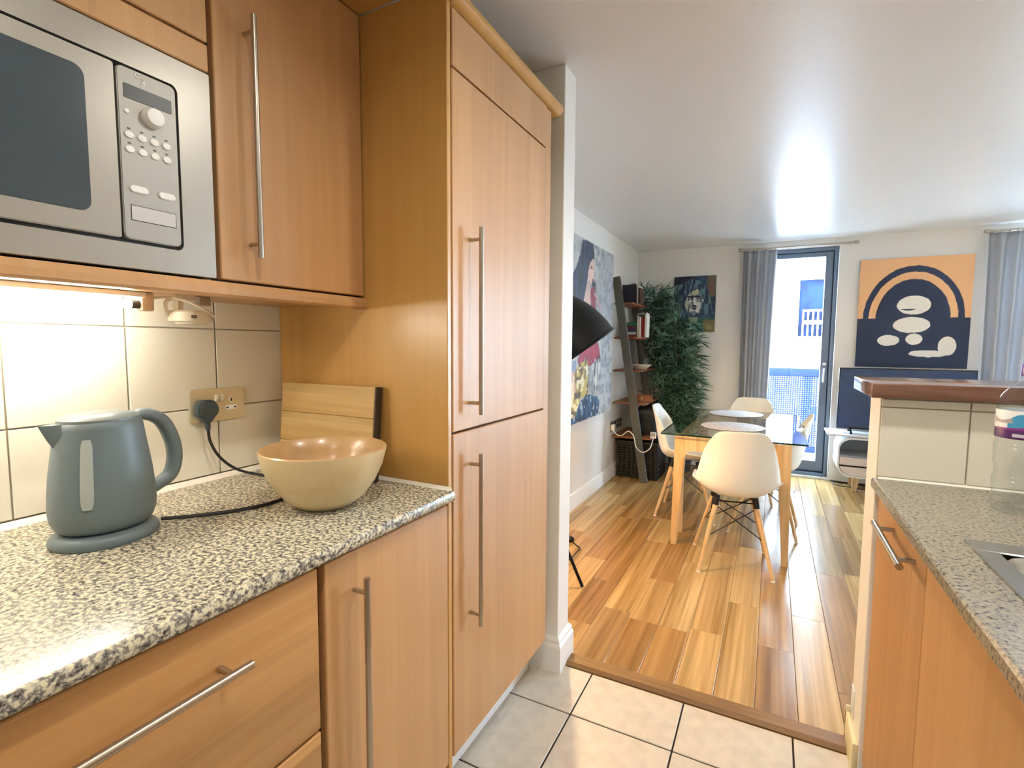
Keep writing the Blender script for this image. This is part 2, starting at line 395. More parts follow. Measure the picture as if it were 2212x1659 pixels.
# skirting wrapped round the partition end: kitchen face, end, living face
m = MB(); SB = [(0, 0), (.018, 0), (.018, .10), (.012, .112), (.012, .122), (.004, .135), (.0005, .135)]
rows = []
for a, z in SB[1:]:
    rows.append([m.bm.verts.new(p) for p in ((-1.31, 1.742-a, z), (-.695+a, 1.742-a, z), (-.695+a, 1.853+a, z), (-1.31, 1.853+a, z))])
for p_, q_ in zip(rows, rows[1:]):
    for k in range(4): m.bm.faces.new((p_[k], p_[(k+1) % 4], q_[(k+1) % 4], q_[k]))
m.bm.faces.new(rows[0][::-1]); m.bm.faces.new(rows[-1])
m.build('baseboard_partition', WALLW, kind='structure', angle=20)
m = MB(); m.box(.256, .27, 1.70, 1.862, 0, .10, .002); m.prism([(1.85+a, z) for a, z in SK], 'X', .256, .92)
m.build('baseboard_counter', plain('cream_gloss', '#e6dcb4', .45), kind='structure')
MB().box(.2665, .27, 1.80, 1.845, .11, .20, .0012).build('trim_2', plain('clear_plastic_cover', '#e2e6e6', .1), kind='structure')

# ------------------------------------------------------------------ handles
def bar_handle(parent, p0, p1, out, rad=.006, inset=.03, depth=.032):
    """bar from p0 to p1 standing off the face by `depth` along `out`, on two posts"""
    p0, p1, out = Vector(p0), Vector(p1), Vector(out); d = (p1-p0).normalized()
    m = MB(); m.tube([p0, p1], rad, 12)
    for q in (p0+d*inset, p1-d*inset): m.tube([q, q-out*depth], rad*.75, 8)
    return m.build('handle', STEEL, parent)

# ------------------------------------------------------------------ left base units
F = -.71                      # face of the fronts
def carcass(t, x0, x1, y0, y1, z0, z1, mat, top=True):
    m = MB(); m.box(x0, x1, y0, y0+.016, z0, z1); m.box(x0, x1, y1-.016, y1, z0, z1); m.box(x0, x1, y0+.016, y1-.016, z0, z0+.016); m.box(x0, x0+.012, y0+.016, y1-.016, z0+.016, z1)
    if top: m.box(x0, x1, y0+.016, y1-.016, z1-.016, z1)
    return m.build('carcass', mat, t, smooth=False)
t = thing('drawer_unit', 'beech drawer unit under the speckled worktop with long horizontal bar handles', 'cabinet', (-1.03, .32, .16))
carcass(t, -1.32, -.733, .022, .62, .16, .868, CAB)
for z0, z1 in ((.558, .862), (.166, .552)):
    d = MB().box(-.73, F, .024, .6165, z0, z1, .002, 1).build('drawer_front', CABH, t, smooth=False)
    bar_handle(d, (F+.034, .15, z1-.078), (F+.034, .462, z1-.078), (1, 0, 0), .0065)
MB().box(-.735, -.7285, .018, .6245, .16, .864).build('edge_strip', EDGE, t, smooth=False)
t = thing('base_cabinet', 'beech base cabinet with tall vertical handle between drawer unit and tall larder', 'cabinet', (-1.03, .83, .16))
carcass(t, -1.32, -.733, .626, 1.03, .16, .868, CAB)
d = MB().box(-.73, F, .6315, 1.025, .166, .862, .002, 1).build('door', CAB, t, smooth=False)
bar_handle(d, (F+.034, .704, .815), (F+.034, .704, .33), (1, 0, 0), .0065)
MB().box(-.735, -.7285, .626, 1.03, .16, .864).build('edge_strip', EDGE, t, smooth=False)
# plinth under left run
setp(MB().box(-.815, -.80, .022, 1.70, 0, .155).build('plinth', plain('white_plinth', '#f5f6f4', .15), smooth=False), 'white glossy plinth strip along the floor under the beech units', 'plinth')

# worktop
m = MB(); m.prism([(-1.328, .872), (-.698, .872), (-.692, .876), (-.690, .882), (-.690, .893), (-.693, .8985), (-.699, .90), (-1.328, .90)], 'Y', .02, 1.028)
t = m.build('worktop', GRAN, label='cream speckled granite worktop carrying kettle and wooden bowl', cat='worktop')
MB().prism([(-1.3225, .9), (-1.309, .9), (-1.318, .911), (-1.3225, .911)], 'Y', .02, 1.02).build('sealant_strip', SEAL, t)
MB().prism([(1.028, .9), (1.020, .9), (1.028, .908)], 'X', -1.31, -.70).build('sealant_strip', SEAL, t)

# ------------------------------------------------------------------ tall larder
t = thing('tall_cabinet', 'tall beech larder cabinet with two long steel handles beside the doorway', 'cabinet', (-1.03, 1.37, 0))
MB().box(-1.321, -.712, 1.03, 1.046, .14, 2.107, .0015, 1).build('side_panel', CABP, t, smooth=False)
m = MB(); m.box(-1.321, -.735, 1.046, 1.62, .16, .18).box(-1.321, -.735, 1.046, 1.62, 2.06, 2.08).box(-1.321, -1.31, 1.046, 1.62, .18, 2.06).box(-1.31, -.735, 1.605, 1.62, .18, 2.06)
m.build('carcass', CAB, t, smooth=False)
MB().box(-.736, -.7285, 1.047, 1.618, .16, 2.07).build('edge_strip', EDGE, t, smooth=False)
for nm, z0, z1, hz in (('door', .166, 1.036, (.975, .50)), ('door', 1.042, 1.927, (1.565, 1.08)), ('top_panel', 1.933, 2.066, None)):
    d = MB().box(-.7285, F, 1.050, 1.614, z0, z1, .002, 1).build(nm, CAB, t, smooth=False)
    if hz: bar_handle(d, (F+.034, 1.131, hz[0]), (F+.034, 1.131, hz[1]), (1, 0, 0), .0065)
MB().box(-.75, F-.004, 1.620, 1.665, .16, 2.066, .002, 1).build('end_panel', CAB, t, smooth=False)
MB().prism([(-1.32, 2.070), (-.712, 2.070), (-.700, 2.075), (-.690, 2.085), (-.690, 2.098), (-.695, 2.104), (-1.32, 2.104)], 'Y', 1.046, 1.715).build('cornice', CABP, t)

# ------------------------------------------------------------------ wall units
U = -.98
t = thing('wall_cabinet', 'beech wall cabinet with long vertical steel handle above the socket', 'cabinet', (-1.15, .83, 1.388))
carcass(t, -1.325, U-.022, .63, 1.028, 1.388, 2.106, CAB)
d = MB().box(U-.02, U, .634, 1.027, 1.392, 2.104, .002, 1).build('door', CAB, t, smooth=False)
bar_handle(d, (U+.032, .700, 1.918), (U+.032, .700, 1.440), (1, 0, 0), .006, .03)
MB().box(U-.024, U-.0195, .629, 1.029, 1.388, 2.106).build('edge_strip', EDGE, t, smooth=False)
t = thing('microwave_housing', 'beech housing unit with flap door above the built-in microwave', 'cabinet', (-1.15, .33, 1.388))
m = MB(); m.box(-1.325, U-.022, .022, .038, 1.388, 2.106).box(-1.325, U-.022, .611, .627, 1.388, 2.106).box(-1.325, U-.022, .038, .611, 2.09, 2.106).box(-1.325, U-.022, .038, .611, 1.786, 1.802)
m.build('carcass', CAB, t, smooth=False)
MB().box(U-.02, U, .026, .624, 1.779, 1.829, .002, 1).build('rail', CAB, t, smooth=False)
MB().box(U-.02, U, .026, .624, 1.834, 2.104, .002, 1).build('door', CAB, t, smooth=False)
MB().box(U-.024, U-.0195, .022, .627, 1.77, 2.106).build('edge_strip', EDGE, t, smooth=False)
m = MB(); m.box(-1.325, U-.016, .022, 1.028, 1.372, 1.387); m.prism([(U-.016, 1.357), (U+.004, 1.357), (U+.008, 1.362), (U+.008, 1.374), (U+.002, 1.3865), (U-.016, 1.3865)], 'Y', .022, 1.03)
m.build('light_pelmet', CAB, label='beech light pelmet running under the wall cabinets and microwave', cat='pelmet', smooth=False)
MB().box(-1.327, -.70, .02, 1.03, 2.108, 2.13, .002, 1).build('canopy_board', CABP, label='beech canopy board projecting above the wall cabinets', cat='canopy', smooth=False)

# ------------------------------------------------------------------ microwave
t = thing('microwave', 'built-in steel microwave with keypad and smoked window', 'microwave', (-1.1, .33, 1.391))
def rrect(y0, y1, z0, z1, r, n=5):
    out = []
    for cy, cz, a0 in ((y1-r, z1-r, 0), (y0+r, z1-r, 90), (y0+r, z0+r, 180), (y1-r, z0+r, 270)):
        for k in range(n+1): out.append((cy+r*math.cos(R(a0+90*k/n)), cz+r*math.sin(R(a0+90*k/n))))
    return out
X0 = U+.002
MB().box(-1.3, U-.022, .045, .60, 1.40, 1.77).build('body', MWGREY, t, smooth=False)
m = MB(); fo = rrect(.028, .6235, 1.391, 1.775, .003, 5); fi = rrect(.09, .563, 1.434, 1.727, .012, 5)
vs4 = [[m.bm.verts.new((x_, a, c)) for a, c in q] for x_, q in ((X0-.001, fo), (X0, rrect(.029, .6225, 1.392, 1.774, .003, 5)), (X0, fi), (U-.02, fi), (U-.02, fo))]
for a, c in zip(vs4, vs4[1:]+vs4[:1]):
    for k in range(len(fo)): m.bm.faces.new((a[k], a[(k+1) % len(fo)], c[(k+1) % len(fo)], c[k]))
m.build('trim_frame', STEELMW, t, smooth=False)
MB().box(U-.02, X0-.012, .09, .563, 1.434, 1.727).build('recess', MWLINE, t, smooth=False)
d = MB().prism(rrect(.094, .4615, 1.440, 1.7215, .004), 'X', X0-.012, X0+.004, .0015).build('door', STEELMW, t)
MB().prism(rrect(.130, .420, 1.472, 1.694, .016), 'X', X0+.003, X0+.0055, .0006).build('window', MWGLASS, d)
p = MB().prism(rrect(.465, .557, 1.440, 1.7215, .009), 'X', X0-.012, X0+.004, .0015).build('control_panel', MWGREY, t)
MB().prism(rrect(.474, .549, 1.672, 1.695, .0015), 'X', X0+.003, X0+.005).build('display', MWDARK, p)
KR = Matrix.Rotation(R(90), 4, 'Y')
MB().lathe([(0, 0), (.0165, 0), (.016, .010), (.0135, .0145), (0, .0155)], 24, (X0+.004, .516, 1.652), mat=KR).build('knob', WHITEPL, p)
for r_ in range(2):
    for k in range(4):
        MB().lathe([(0, 0), (.0072, 0), (.0066, .0026), (0, .0036)], 14, (X0+.004, .479+k*.0195, 1.6125-r_*.0235), .82, 1, mat=KR).build('button', WHITEPL, p)
        MB().box(X0+.004, X0+.0044, .4765+k*.0195, .4815+k*.0195, 1.6215-r_*.0235, 1.6238-r_*.0235).build('legend', MWDARK, p)
MB().lathe([(0, 0), (.004, 0), (.0036, .002), (0, .0026)], 12, (X0+.004, .477, 1.650), mat=KR).build('button', WHITEPL, p)
for y in (.490, .5345):
    MB().prism(rrect(y-.0145, y+.0145, 1.519, 1.531, .0058), 'X', X0+.003, X0+.0068, .0012).build('button', WHITEPL, p)
MB().prism(rrect(.476, .549, 1.472, 1.498, .001), 'X', X0+.0038, X0+.0044).build('label_border', MWDARK, p)
MB().prism(rrect(.4772, .5478, 1.4732, 1.4968, .001), 'X', X0+.004, X0+.0049).build('label', plain('label_grey', '#c9c7c2', .5), p)
m = MB()   # small double-arc emblem
for cy, cz, a0, a1 in ((.4965, 1.7145, 40, 300), (.502, 1.7085, 100, -80), (.502, 1.7045, 90, -140)):
    m.tube([(X0+.0045, cy+.0042*math.cos(R(a0+(a1-a0)*k/10)), cz+.0042*math.sin(R(a0+(a1-a0)*k/10))) for k in range(11)], .0009, 6)
m.build('emblem', WHITEPL, p)

# ------------------------------------------------------------------ under-cabinet fluorescent tube and junction
t = thing('fluorescent_light', 'glowing fluorescent tube light under the microwave', 'light', (-1.2, .32, 1.33))
MB().tube([(-1.2, .06, 1.345), (-1.2, .578, 1.345)], .0085, 16).build('tube', emit('tube_glow', (1, .96, .84), 64), t)
MB().box(-1.215, -1.185, .035, .60, 1.360, 1.3715, .002).build('batten', WHITEPL, t, smooth=False)
MB().tube([(-1.2, .576, 1.345), (-1.2, .594, 1.345)], .0088, 14).build('tube_end', plain('grey_metal_cap', '#55534d', .4, .6), t)
MB().box(-1.213, -1.187, .592, .617, 1.332, 1.372, .004).build('lamp_holder', plain('tan_plastic', '#c9b49a', .5), t)
t = thing('junction_box', 'round cream cable junction hanging under the wall cabinet', 'junction box', (-1.19, .69, 1.325))
MB().lathe([(0, 0), (.030, 0), (.032, .004), (.0425, .006), (.044, .010), (.044, .026), (.040, .030), (0, .031)], 32, (-1.19, .693, 1.307)).build('body', CREAMPL, t)
MB().box(-1.1475, -1.144, .668, .680, 1.319, 1.3265).build('slot', plain('slot_grey', '#77756d', .6), t)
MB().box(-1.20, -1.18, .66, .672, 1.336, 1.372).build('hanger', CREAMPL, t)
MB().box(-1.21, -1.19, .715, .742, 1.352, 1.372, .002).build('clip', plain('clip_grey', '#aaa699', .6), t)
m = MB(); m.tube(bez([(-1.2, .616, 1.360), (-1.19, .645, 1.364), (-1.165, .672, 1.357), (-1.15, .70, 1.340), (-1.1455, .722, 1.323)]), .0028, 8)
m.tube(bez([(-1.20, .648, 1.324), (-1.19, .64, 1.352), (-1.19, .655, 1.362), (-1.19, .668, 1.350)]), .004, 8)
m.build('cable', CREAMPL, t)

# ------------------------------------------------------------------ kitchen socket, plug and kettle
SX = -1.3215
t = thing('double_socket', 'polished steel double wall socket on the kitchen tiles', 'socket', (SX, .83, 1.10))
MB().prism(rrect(.7525, .9035, 1.056, 1.144, .009), 'X', SX, SX+.006, .002).build('faceplate', plain('polished_steel_plate', '#e0d9c3', .25, .5), t)  # warm steel tint takes in the reflection of the wooden board
for y0 in (.8185, .8330):
    MB().box(SX+.005, SX+.010, y0, y0+.011, 1.1085, 1.127, .0015).build('switch', CREAMPL, t)
MB().prism(rrect(.8585, .870, 1.104, 1.1165, .004), 'X', SX+.005, SX+.0068).build('pin_surround', WHITEPL, t)
MB().box(SX+.0066, SX+.0072, .8622, .8664, 1.1062, 1.1146).build('pin_hole', BLACKPL, t)
MB().prism(rrect(.8475, .881, 1.0835, 1.0955, .0055), 'X', SX+.005, SX+.0068).build('pin_surround', WHITEPL, t)
for y in (.8495, .8715): MB().box(SX+.0066, SX+.0072, y, y+.0066, 1.0875, 1.0915).build('pin_hole', BLACKPL, t)
PK = plain('grey_plug_plastic', '#3d4a50', .4)
t = thing('plug', 'dark grey mains plug pushed into the polished steel kitchen socket', 'plug', (SX+.006, .789, 1.09))
hexa = [(.762, 1.078), (.762, 1.100), (.775, 1.1165), (.803, 1.1165), (.817, 1.100), (.817, 1.080), (.804, 1.070), (.796, 1.056), (.783, 1.056), (.775, 1.070)]
MB().prism(hexa, 'X', SX+.0065, SX+.030, .004).build('body', PK, t)
MB().tube([(SX+.017, .7895, 1.062), (SX+.018, .7905, 1.044), (SX+.018, .791, 1.036)], [.009, .0065, .0055], 12).build('cord_grip', PK, t)

KX, KY = -1.10, .468
t = thing('kettle', 'slate grey plastic electric kettle with clear water gauge', 'kettle', (KX, KY, .9), None)
KS = .94
MB().lathe([(0, 0), (.087, 0), (.090, .004), (.090, .012), (.086, .018), (.080, .022), (0, .022)], 48, (KX, KY, .9), .86, .93).build('power_base', KETTLE, t)
prof = [(0, .024), (.060, .024), (.072, .026), (.080, .034), (.0855, .048), (.0870, .066), (.0855, .095), (.082, .13), (.077, .165), (.0725, .195), (.0705, .210), (.069, .219), (.064, .224)]
MB().lathe(prof+[(0, .226)], 56, (KX, KY, .9), .85, .94).build('body', KETTLE, t)
MB().lathe([(.0665, .222), (.066, .227), (.058, .233), (.04, .2375), (0, .239)], 48, (KX, KY, .9), .83, .94).build('lid', plain('slate_grey_lid', '#6c7778', .35), t)
m = MB()   # spout: wedge growing from the -Y side
sp = []
for z, out, w in ((.222, .089, .010), (.214, .086, .013), (.195, .078, .018), (.172, .066, .016)):
    sp.append([(KX-w*1.5, KY-.055, .9+z), (KX-w, KY-out+.016, .9+z), (KX, KY-out, .9+z), (KX+w, KY-out+.016, .9+z), (KX+w*1.5, KY-.055, .9+z)])
bm_ = m.bm; V = [[bm_.verts.new(p) for p in row] for row in sp]
for i in range(3):
    for k in range(4): bm_.faces.new((V[i][k], V[i][k+1], V[i+1][k+1], V[i+1][k]))
bm_.faces.new(V[0]); bm_.faces.new(V[-1][::-1])
m.build('spout', KETTLE, t)
hp = bez([(KX, KY+.052, .9+.222), (KX, KY+0.076, .9+.224), (KX, KY+0.104, .9+.208), (KX, KY+0.122, .9+.170), (KX, KY+0.127, .9+.130), (KX, KY+0.117, .9+.095), (KX, KY+0.091, .9+.078), (KX, KY+.076, .9+.070)], 7)
n = len(hp); m = MB(); m.tube(hp, [.0105+.0035*math.sin(math.pi*i/(n-1)) for i in range(n)], 14)
for v in m.bm.verts: v.co.x = KX+(v.co.x-KX)*1.25
m.build('handle', KETTLE, t)
m = MB(); rows = []     # water gauge on the camera-facing side, following the body
ang0 = R(-38)
for k in range(17):
    z = .075+.120*k/16; rr = np.interp(z, [p[1] for p in prof], [p[0] for p in prof]); e = min(1, math.sqrt(max(0, 1-((k-8)/8.6)**8)))
    rows.append([m.bm.verts.new((KX+.85*(rr+dz)*math.cos(ang0+da*e), KY+.94*(rr+dz)*math.sin(ang0+da*e), .9+z)) for da, dz in ((-.135, -.002), (-.112, .003), (0, .0045), (.112, .003), (.135, -.002))])
for a, d in zip(rows, rows[1:]):
    for k in range(4): m.bm.faces.new((a[k], a[k+1], d[k+1], d[k]))
m.bm.faces.new(rows[0]); m.bm.faces.new(rows[-1][::-1])
m.build('water_gauge', KWIN, t)
MB().tube(bez([(SX+.018, .791, 1.038), (SX+.019, .795, 1.005), (SX+.03, .812, .962), (-1.27, .845, .925), (-1.225, .885, .906), (-1.17, .91, .9045), (-1.10, .90, .9045), (-1.02, .83, .9045), (-.995, .74, .9045), (-1.02, .66, .9045), (-1.06, .60, .9055), (-1.085, .555, .910)]), .0038, 8).build('cord', BLACKPL, t)

# ------------------------------------------------------------------ bowl and boards
pf = [(0, 0), (.050, 0), (.062, .004), (.085, .022), (.110, .054), (.127, .090), (.1355, .124), (.1365, .130), (.1335, .133), (.129, .130), (.122, .100), (.106, .062), (.084, .034), (.05, .016), (0, .012)]
t = thing('wooden_bowl', 'turned pale wooden bowl on the speckled worktop', 'bowl', (-.89, .80, .9005))
MB().lathe(pf[:8], 64, (-.89, .80, .9005)).build('shell', BOWLW, t, angle=60)
MB().lathe(pf[7:], 64, (-.89, .80, .9005)).build('inside', wood('turned_wood_inside', '#c6a679', '#b08c5c', 'X', 30, 4, None, 0, .32, contrast=.8, coat=.3), t, angle=60)
t = thing('chopping_board', 'thick pine chopping board leaning on the larder side panel', 'chopping board', (-1.09, .99, .9))
tilt = Matrix.Translation((0, 1.000, .9005)) @ Matrix.Rotation(R(-5), 4, 'X')
for k in range(3):
    mm = MB(); mm.box(-1.275, -.92, -.024, -.0005, .0835*k+.0004, .0835*(k+1)-.0004, .0015, 1); bmesh.ops.transform(mm.bm, matrix=tilt, verts=mm.bm.verts)
    mm.build('plank', BOARDW, t, smooth=False)
mm = MB(); mm.box(-.9195, -.9135, -.024, 0, 0, .2505, .001, 1); bmesh.ops.transform(mm.bm, matrix=tilt, verts=mm.bm.verts); mm.build('shaded_side', BOARDD, t, smooth=False)  # dark strip: shade on the board's right side put into its colour

# ------------------------------------------------------------------ right run: unit, worktop, sink, bar, bottle
t = thing('sink_base_cabinet', 'beech cabinet with short horizontal bar handle under the sink worktop', 'cabinet', (.6, 1.44, .0))
carcass(t, .303, .90, 1.20, 1.692, .14, .865, CABR, False)
d = MB().box(.28, .30, 1.199, 1.692, .06, .862, .002, 1).build('door', CABR, t, smooth=False)
bar_handle(d, (.245, 1.525, .822), (.245, 1.235, .822), (-1, 0, 0), .0075, .045, .035)
t = thing('appliance_panel', 'plain pale beech appliance front without handle under the sink worktop', 'cabinet', (.6, .89, 0))
carcass(t, .303, .90, .405, 1.194, .14, .865, CABR2, False)
MB().box(.28, .30, .405, 1.196, .06, .862, .002, 1).build('door', CABR2, t, smooth=False)
t = thing('kitchen_cabinet', 'beech base cabinet at the near end of the sink run', 'cabinet', (.6, .30, 0)) if False else None
m = MB(); sx0, sx1, sy0, sy1 = .345, .80, .45, 1.215      # worktop built round the sink cut-out
prof_ = [(.264, .872), (.26, .876), (.26, .894), (.263, .899), (.268, .90)]
m.prism(prof_+[(sx0, .90), (sx0, .872)], 'Y', .40, 1.697)
m.box(sx0, sx1, sy1, 1.697, .872, .90).box(sx0, sx1, .40, sy0, .872, .90).box(sx1, .918, .40, 1.697, .872, .90)
wt = m.build('worktop', GRAN2, label='grey speckled granite worktop around the steel sink', cat='worktop', smooth=False)
MB().prism([(1.697, .9), (1.690, .9), (1.697, .907)], 'X', .275, .915).build('sealant_strip', SEAL, wt)
t = thing('sink', 'stainless steel sink set into the grey granite worktop', 'sink', (.57, .83, .88))
SKM = plain('sink_steel', '#b8bcbd', .28, .9)
m = MB(); m.box(.336, .812, 1.165, 1.222, .899, .9035, .002, 1).box(.336, .372, .44, 1.165, .899, .9035, .002, 1).box(.775, .812, .44, 1.165, .899, .9035, .002, 1).box(.372, .775, .44, .475, .899, .9035, .002, 1)
m.build('rim', SKM, t)
m = MB(); rows = []
def rr_(x0, x1, y0, y1, r, z, n=6):
    return [(px, py, z) for px, py in rrect(x0, x1, y0, y1, r, n)]
for ins, z, r in ((-.003, .9, .045), (.002, .893, .045), (.012, .80, .05), (.03, .755, .05), (.06, .75, .04)):
    rows.append([m.bm.verts.new(p) for p in rr_(.374+ins, .773-ins, .477+ins, 1.163-ins, r, z)])
for a, d in zip(rows, rows[1:]):
    for k in range(len(a)): m.bm.faces.new((a[k], a[(k+1) % len(a)], d[(k+1) % len(a)], d[k]))
m.bm.faces.new(rows[-1]); m.build('basin', SKM, t)
MB().lathe([(0, 0), (.03, 0), (.034, .003), (.022, .004), (0, .002)], 24, (.57, .82, .7505)).build('drain', STEEL, t)
MB().box(.243, 1.0, 1.658, 2.0, 1.127, 1.167, .003, 2).build('bar_top', BARW, label='polished dark wood breakfast bar top on the half-height wall', cat='bar top')

t = thing('water_bottle', 'large clear water bottle with purple cap and label by the sink', 'bottle', (.507, 1.50, .9005))
bc = (.507, 1.50, .9005)
WB = thin_glass('bottle_plastic', (.93, .96, .97), rough=.0)
bp = [(0, .004), (.04, 0), (.078, .004), (.084, .014), (.083, .03), (.079, .036), (.084, .044), (.084, .075), (.080, .080), (.080, .10), (.085, .108), (.0855, .15), (.082, .155), (.083, .16), (.083, .228), (.0855, .233), (.084, .245), (.074, .262), (.054, .278), (.034, .290), (.024, .296), (.023, .302)]
MB().lathe(bp, 40, bc, .62, .62).build('body', WB, t)
MB().lathe([(0, .302), (.0265, .302), (.0275, .305), (.0275, .326), (.025, .330), (0, .331)], 28, bc, .66, .66).build('cap', plain('purple_cap', '#5b4796', .35), t)
m = MB(); m.lathe([(.0858, .166), (.0861, .168), (.0861, .185), (.0858, .187)], 40, bc, .62, .62); m.build('label_band', plain('purple_label', '#4a1f63', .4), t)
m = MB(); m.lathe([(.0857, .187), (.0859, .19), (.0859, .226), (.0857, .228)], 40, bc, .62, .62)
lb = m.build('label', None or plain('white_label', '#e8eef2', .4), t)
def arc_patch(parent, name, mat, a0, a1, zf0, zf1, r=.0863*.62, n=10):
    mm = MB(); rows = []
    for k in range(n+1):
        a = R(a0+(a1-a0)*k/n); f = k/n
        rows.append([mm.bm.verts.new((bc[0]+rr2*math.cos(a), bc[1]+rr2*math.sin(a), bc[2]+z)) for rr2, z in ((r-.0015, zf0(f)), (r, zf0(f)), (r, zf1(f)), (r-.0015, zf1(f)))])
    for a, d in zip(rows, rows[1:]):
        for k in range(4): mm.bm.faces.new((a[k], a[(k+1) % 4], d[(k+1) % 4], d[k]))
    mm.bm.faces.new(rows[0]); mm.bm.faces.new(rows[-1][::-1]); mm.build(name, mat, parent)
arc_patch(t, 'label_mountain', plain('blue_label', '#3f9ac6', .4), 215, 300, lambda f: .19, lambda f: .206+.015*abs(math.sin(f*5)))
arc_patch(t, 'label_mountain', plain('grey_label', '#a9a2a4', .4), 175, 225, lambda f: .20, lambda f: .214-.008*math.sin(f*3))
arc_patch(t, 'label_swoosh', plain('magenta_label', '#8d2f88', .4), 180, 300, lambda f: .186, lambda f: .189+.012*f*f, .0866*.62)
arc_patch(t, 'label_plate', plain('label_pale', '#c9c3d6', .4), 226, 250, lambda f: .171, lambda f: .178, .0866*.62)

# ------------------------------------------------------------------ added fill lights in the kitchen ceiling, out of view, to brighten it
def fill_downlight(x, y, power, col=(1, .93, .82), label=''):
    t = thing('fill_downlight', label, 'light', (x, y, H-.02))
    MB().lathe([(.032, -.004), (.045, -.004), (.047, 0), (.047, .002), (.032, .002)], 28, (x, y, H-.003)).build('trim_ring', STEEL, t)
    MB().lathe([(0, 0), (.031, 0), (.031, .002), (0, .002)], 24, (x, y, H-.004)).build('lens', emit('fill_lens', col, 12), t)
    ld = bpy.data.lights.new('fill_lamp', 'AREA'); ld.shape = 'DISK'; ld.size = .085; ld.energy = power; ld.color = col; ld.spread = R(150)
    lo = bpy.data.objects.new('fill_lamp', ld); COL.objects.link(lo); lo.parent = t; lo.location = (0, 0, .008)
fill_downlight(.20, 1.20, 7, label='added unseen ceiling fill light above the sink cabinet')
fill_downlight(-.15, .30, 5, label='added unseen ceiling fill light above the middle of the kitchen floor')
fill_downlight(-.15, -.70, 5, label='added unseen ceiling fill light at the rear of the kitchen')

# ------------------------------------------------------------------ balcony door, far window, curtains
t = setp(thing('door_1', 'x', 'x', (.195, 5.62, .03)), kind='structure'); del t['label'], t['category']
Y0, Y1 = 5.60, 5.67
m = MB(); m.box(.474, .505, 5.58, 5.70, .02, 2.19, .003).box(-.115, -.085, 5.58, 5.70, .02, 2.19, .003).box(-.085, .474, 5.58, 5.70, 2.155, 2.19, .003).box(-.085, .474, 5.56, 5.70, .02, .05, .003)
m.build('frame', ALU, t, smooth=False)
m = MB(); m.box(.468, .4745, 5.597, 5.66, .05, 2.155).box(-.085, -.078, 5.597, 5.66, .05, 2.155).box(-.078, .468, 5.597, 5.66, 2.148, 2.155).box(-.078, .468, 5.597, 5.66, .05, .06)
m.build('gasket', ALUD, t, smooth=False)
lf = MB(); lf.box(.406, .467, Y0, Y1, .061, 2.147, .003).box(-.077, -.03, Y0, Y1, .061, 2.147, .003).box(-.03, .406, Y0, Y1, 2.105, 2.147, .003).box(-.03, .406, Y0, Y1, .061, .158, .003)
leaf = lf.build('leaf', ALU, t, smooth=False)
MB().box(-.031, .407, 5.632, 5.640, .157, 2.106).build('pane', GLASS, leaf, smooth=False)
m = MB(); m.box(.430, .446, 5.588, 5.60, 1.02, 1.06, .003); m.tube([(.438, 5.592, 1.045), (.438, 5.568, 1.045), (.436, 5.566, 1.03), (.434, 5.566, .925)], .0075, 10)
m.build('handle', WHITEPL, leaf)
MB().box(.424, .452, 5.594, 5.60, 1.085, 1.11, .002).build('lock_plate', WHITEPL, leaf)
t = setp(thing('window_1', 'x', 'x', (2.3, 5.62, .08)), kind='structure'); del t['label'], t['category']
m = MB()
for x0, x1 in ((1.62, 1.68), (2.30, 2.37), (2.99, 3.05)): m.box(x0, x1, 5.60, 5.68, .08, 2.17, .003)
m.box(1.68, 2.99, 5.60, 5.68, 2.11, 2.17, .003).box(1.68, 2.99, 5.60, 5.68, .08, .15, .003)
m.build('frame', ALU, t, smooth=False)
for x0, x1 in ((1.68, 2.30), (2.37, 2.99)): MB().box(x0, x1, 5.632, 5.64, .15, 2.11).build('pane', GLASS, t, smooth=False)

def curtain(label, top, bot, z0, z1, y, nf, amp, seed):
    """top/bot = (x0,x1) extents; gathered header and soft folds"""
    t = thing('curtain', label, 'curtain', ((bot[0]+bot[1])/2, y, z0)); r = random.Random(seed)
    ph = [r.uniform(-.6, .6) for _ in range(40)]; am = [r.uniform(.6, 1.3) for _ in range(40)]
    m = MB(); nx, nz = nf*12, 44; g = []
    for j in range(nz+1):
        f = j/nz; z = z0+(z1-z0)*f; row = []
        x0 = bot[0]+(top[0]-bot[0])*f**1.6; x1 = bot[1]+(top[1]-bot[1])*f**1.6
        head = max(0, (f-.93)/.07)
        for i in range(nx+1):
            q = i/nx; k = q*nf; w = am[int(k)]*(1-k % 1)+am[min(39, int(k)+1)]*(k % 1)
            d = amp*w*math.sin(2*math.pi*k+ph[int(k*.7)]*(1-f)*1.2)*(1-.55*head)+.006*head*math.sin(2*math.pi*k*2.6)
            row.append(m.bm.verts.new((x0+(x1-x0)*q+.006*math.sin(k*9)*(1-f), y+d, z)))
        g.append(row)
    for j in range(nz):
        for i in range(nx): m.bm.faces.new((g[j][i], g[j][i+1], g[j+1][i+1], g[j+1][i]))
    o = m.build('cloth', CURT, t, angle=180); so = o.modifiers.new('thickness', 'SOLIDIFY'); so.thickness = .002
    m = MB(); row = []
    for i in range(nf*2):
        xx = top[0]+(top[1]-top[0])*(i+.5)/(nf*2); m.lathe([(.011, -.003), (.014, -.003), (.014, .003), (.011, .003), (.011, -.003)], 10, (xx, y, z1+.012), mat=Matrix.Rotation(R(90), 4, 'Y'))
    m.build('rings', STEEL, t, kind='stuff')
    return t
curtain('grey blue curtain drawn to the side of the balcony door', (-.295, .0), (-.285, -.03), .05, 2.175, 5.45, 4, .030, 3)
curtain('grey curtain hanging beside the large window past the television', (1.515, 2.0), (1.535, 1.93), .05, 2.185, 5.45, 5, .040, 11)
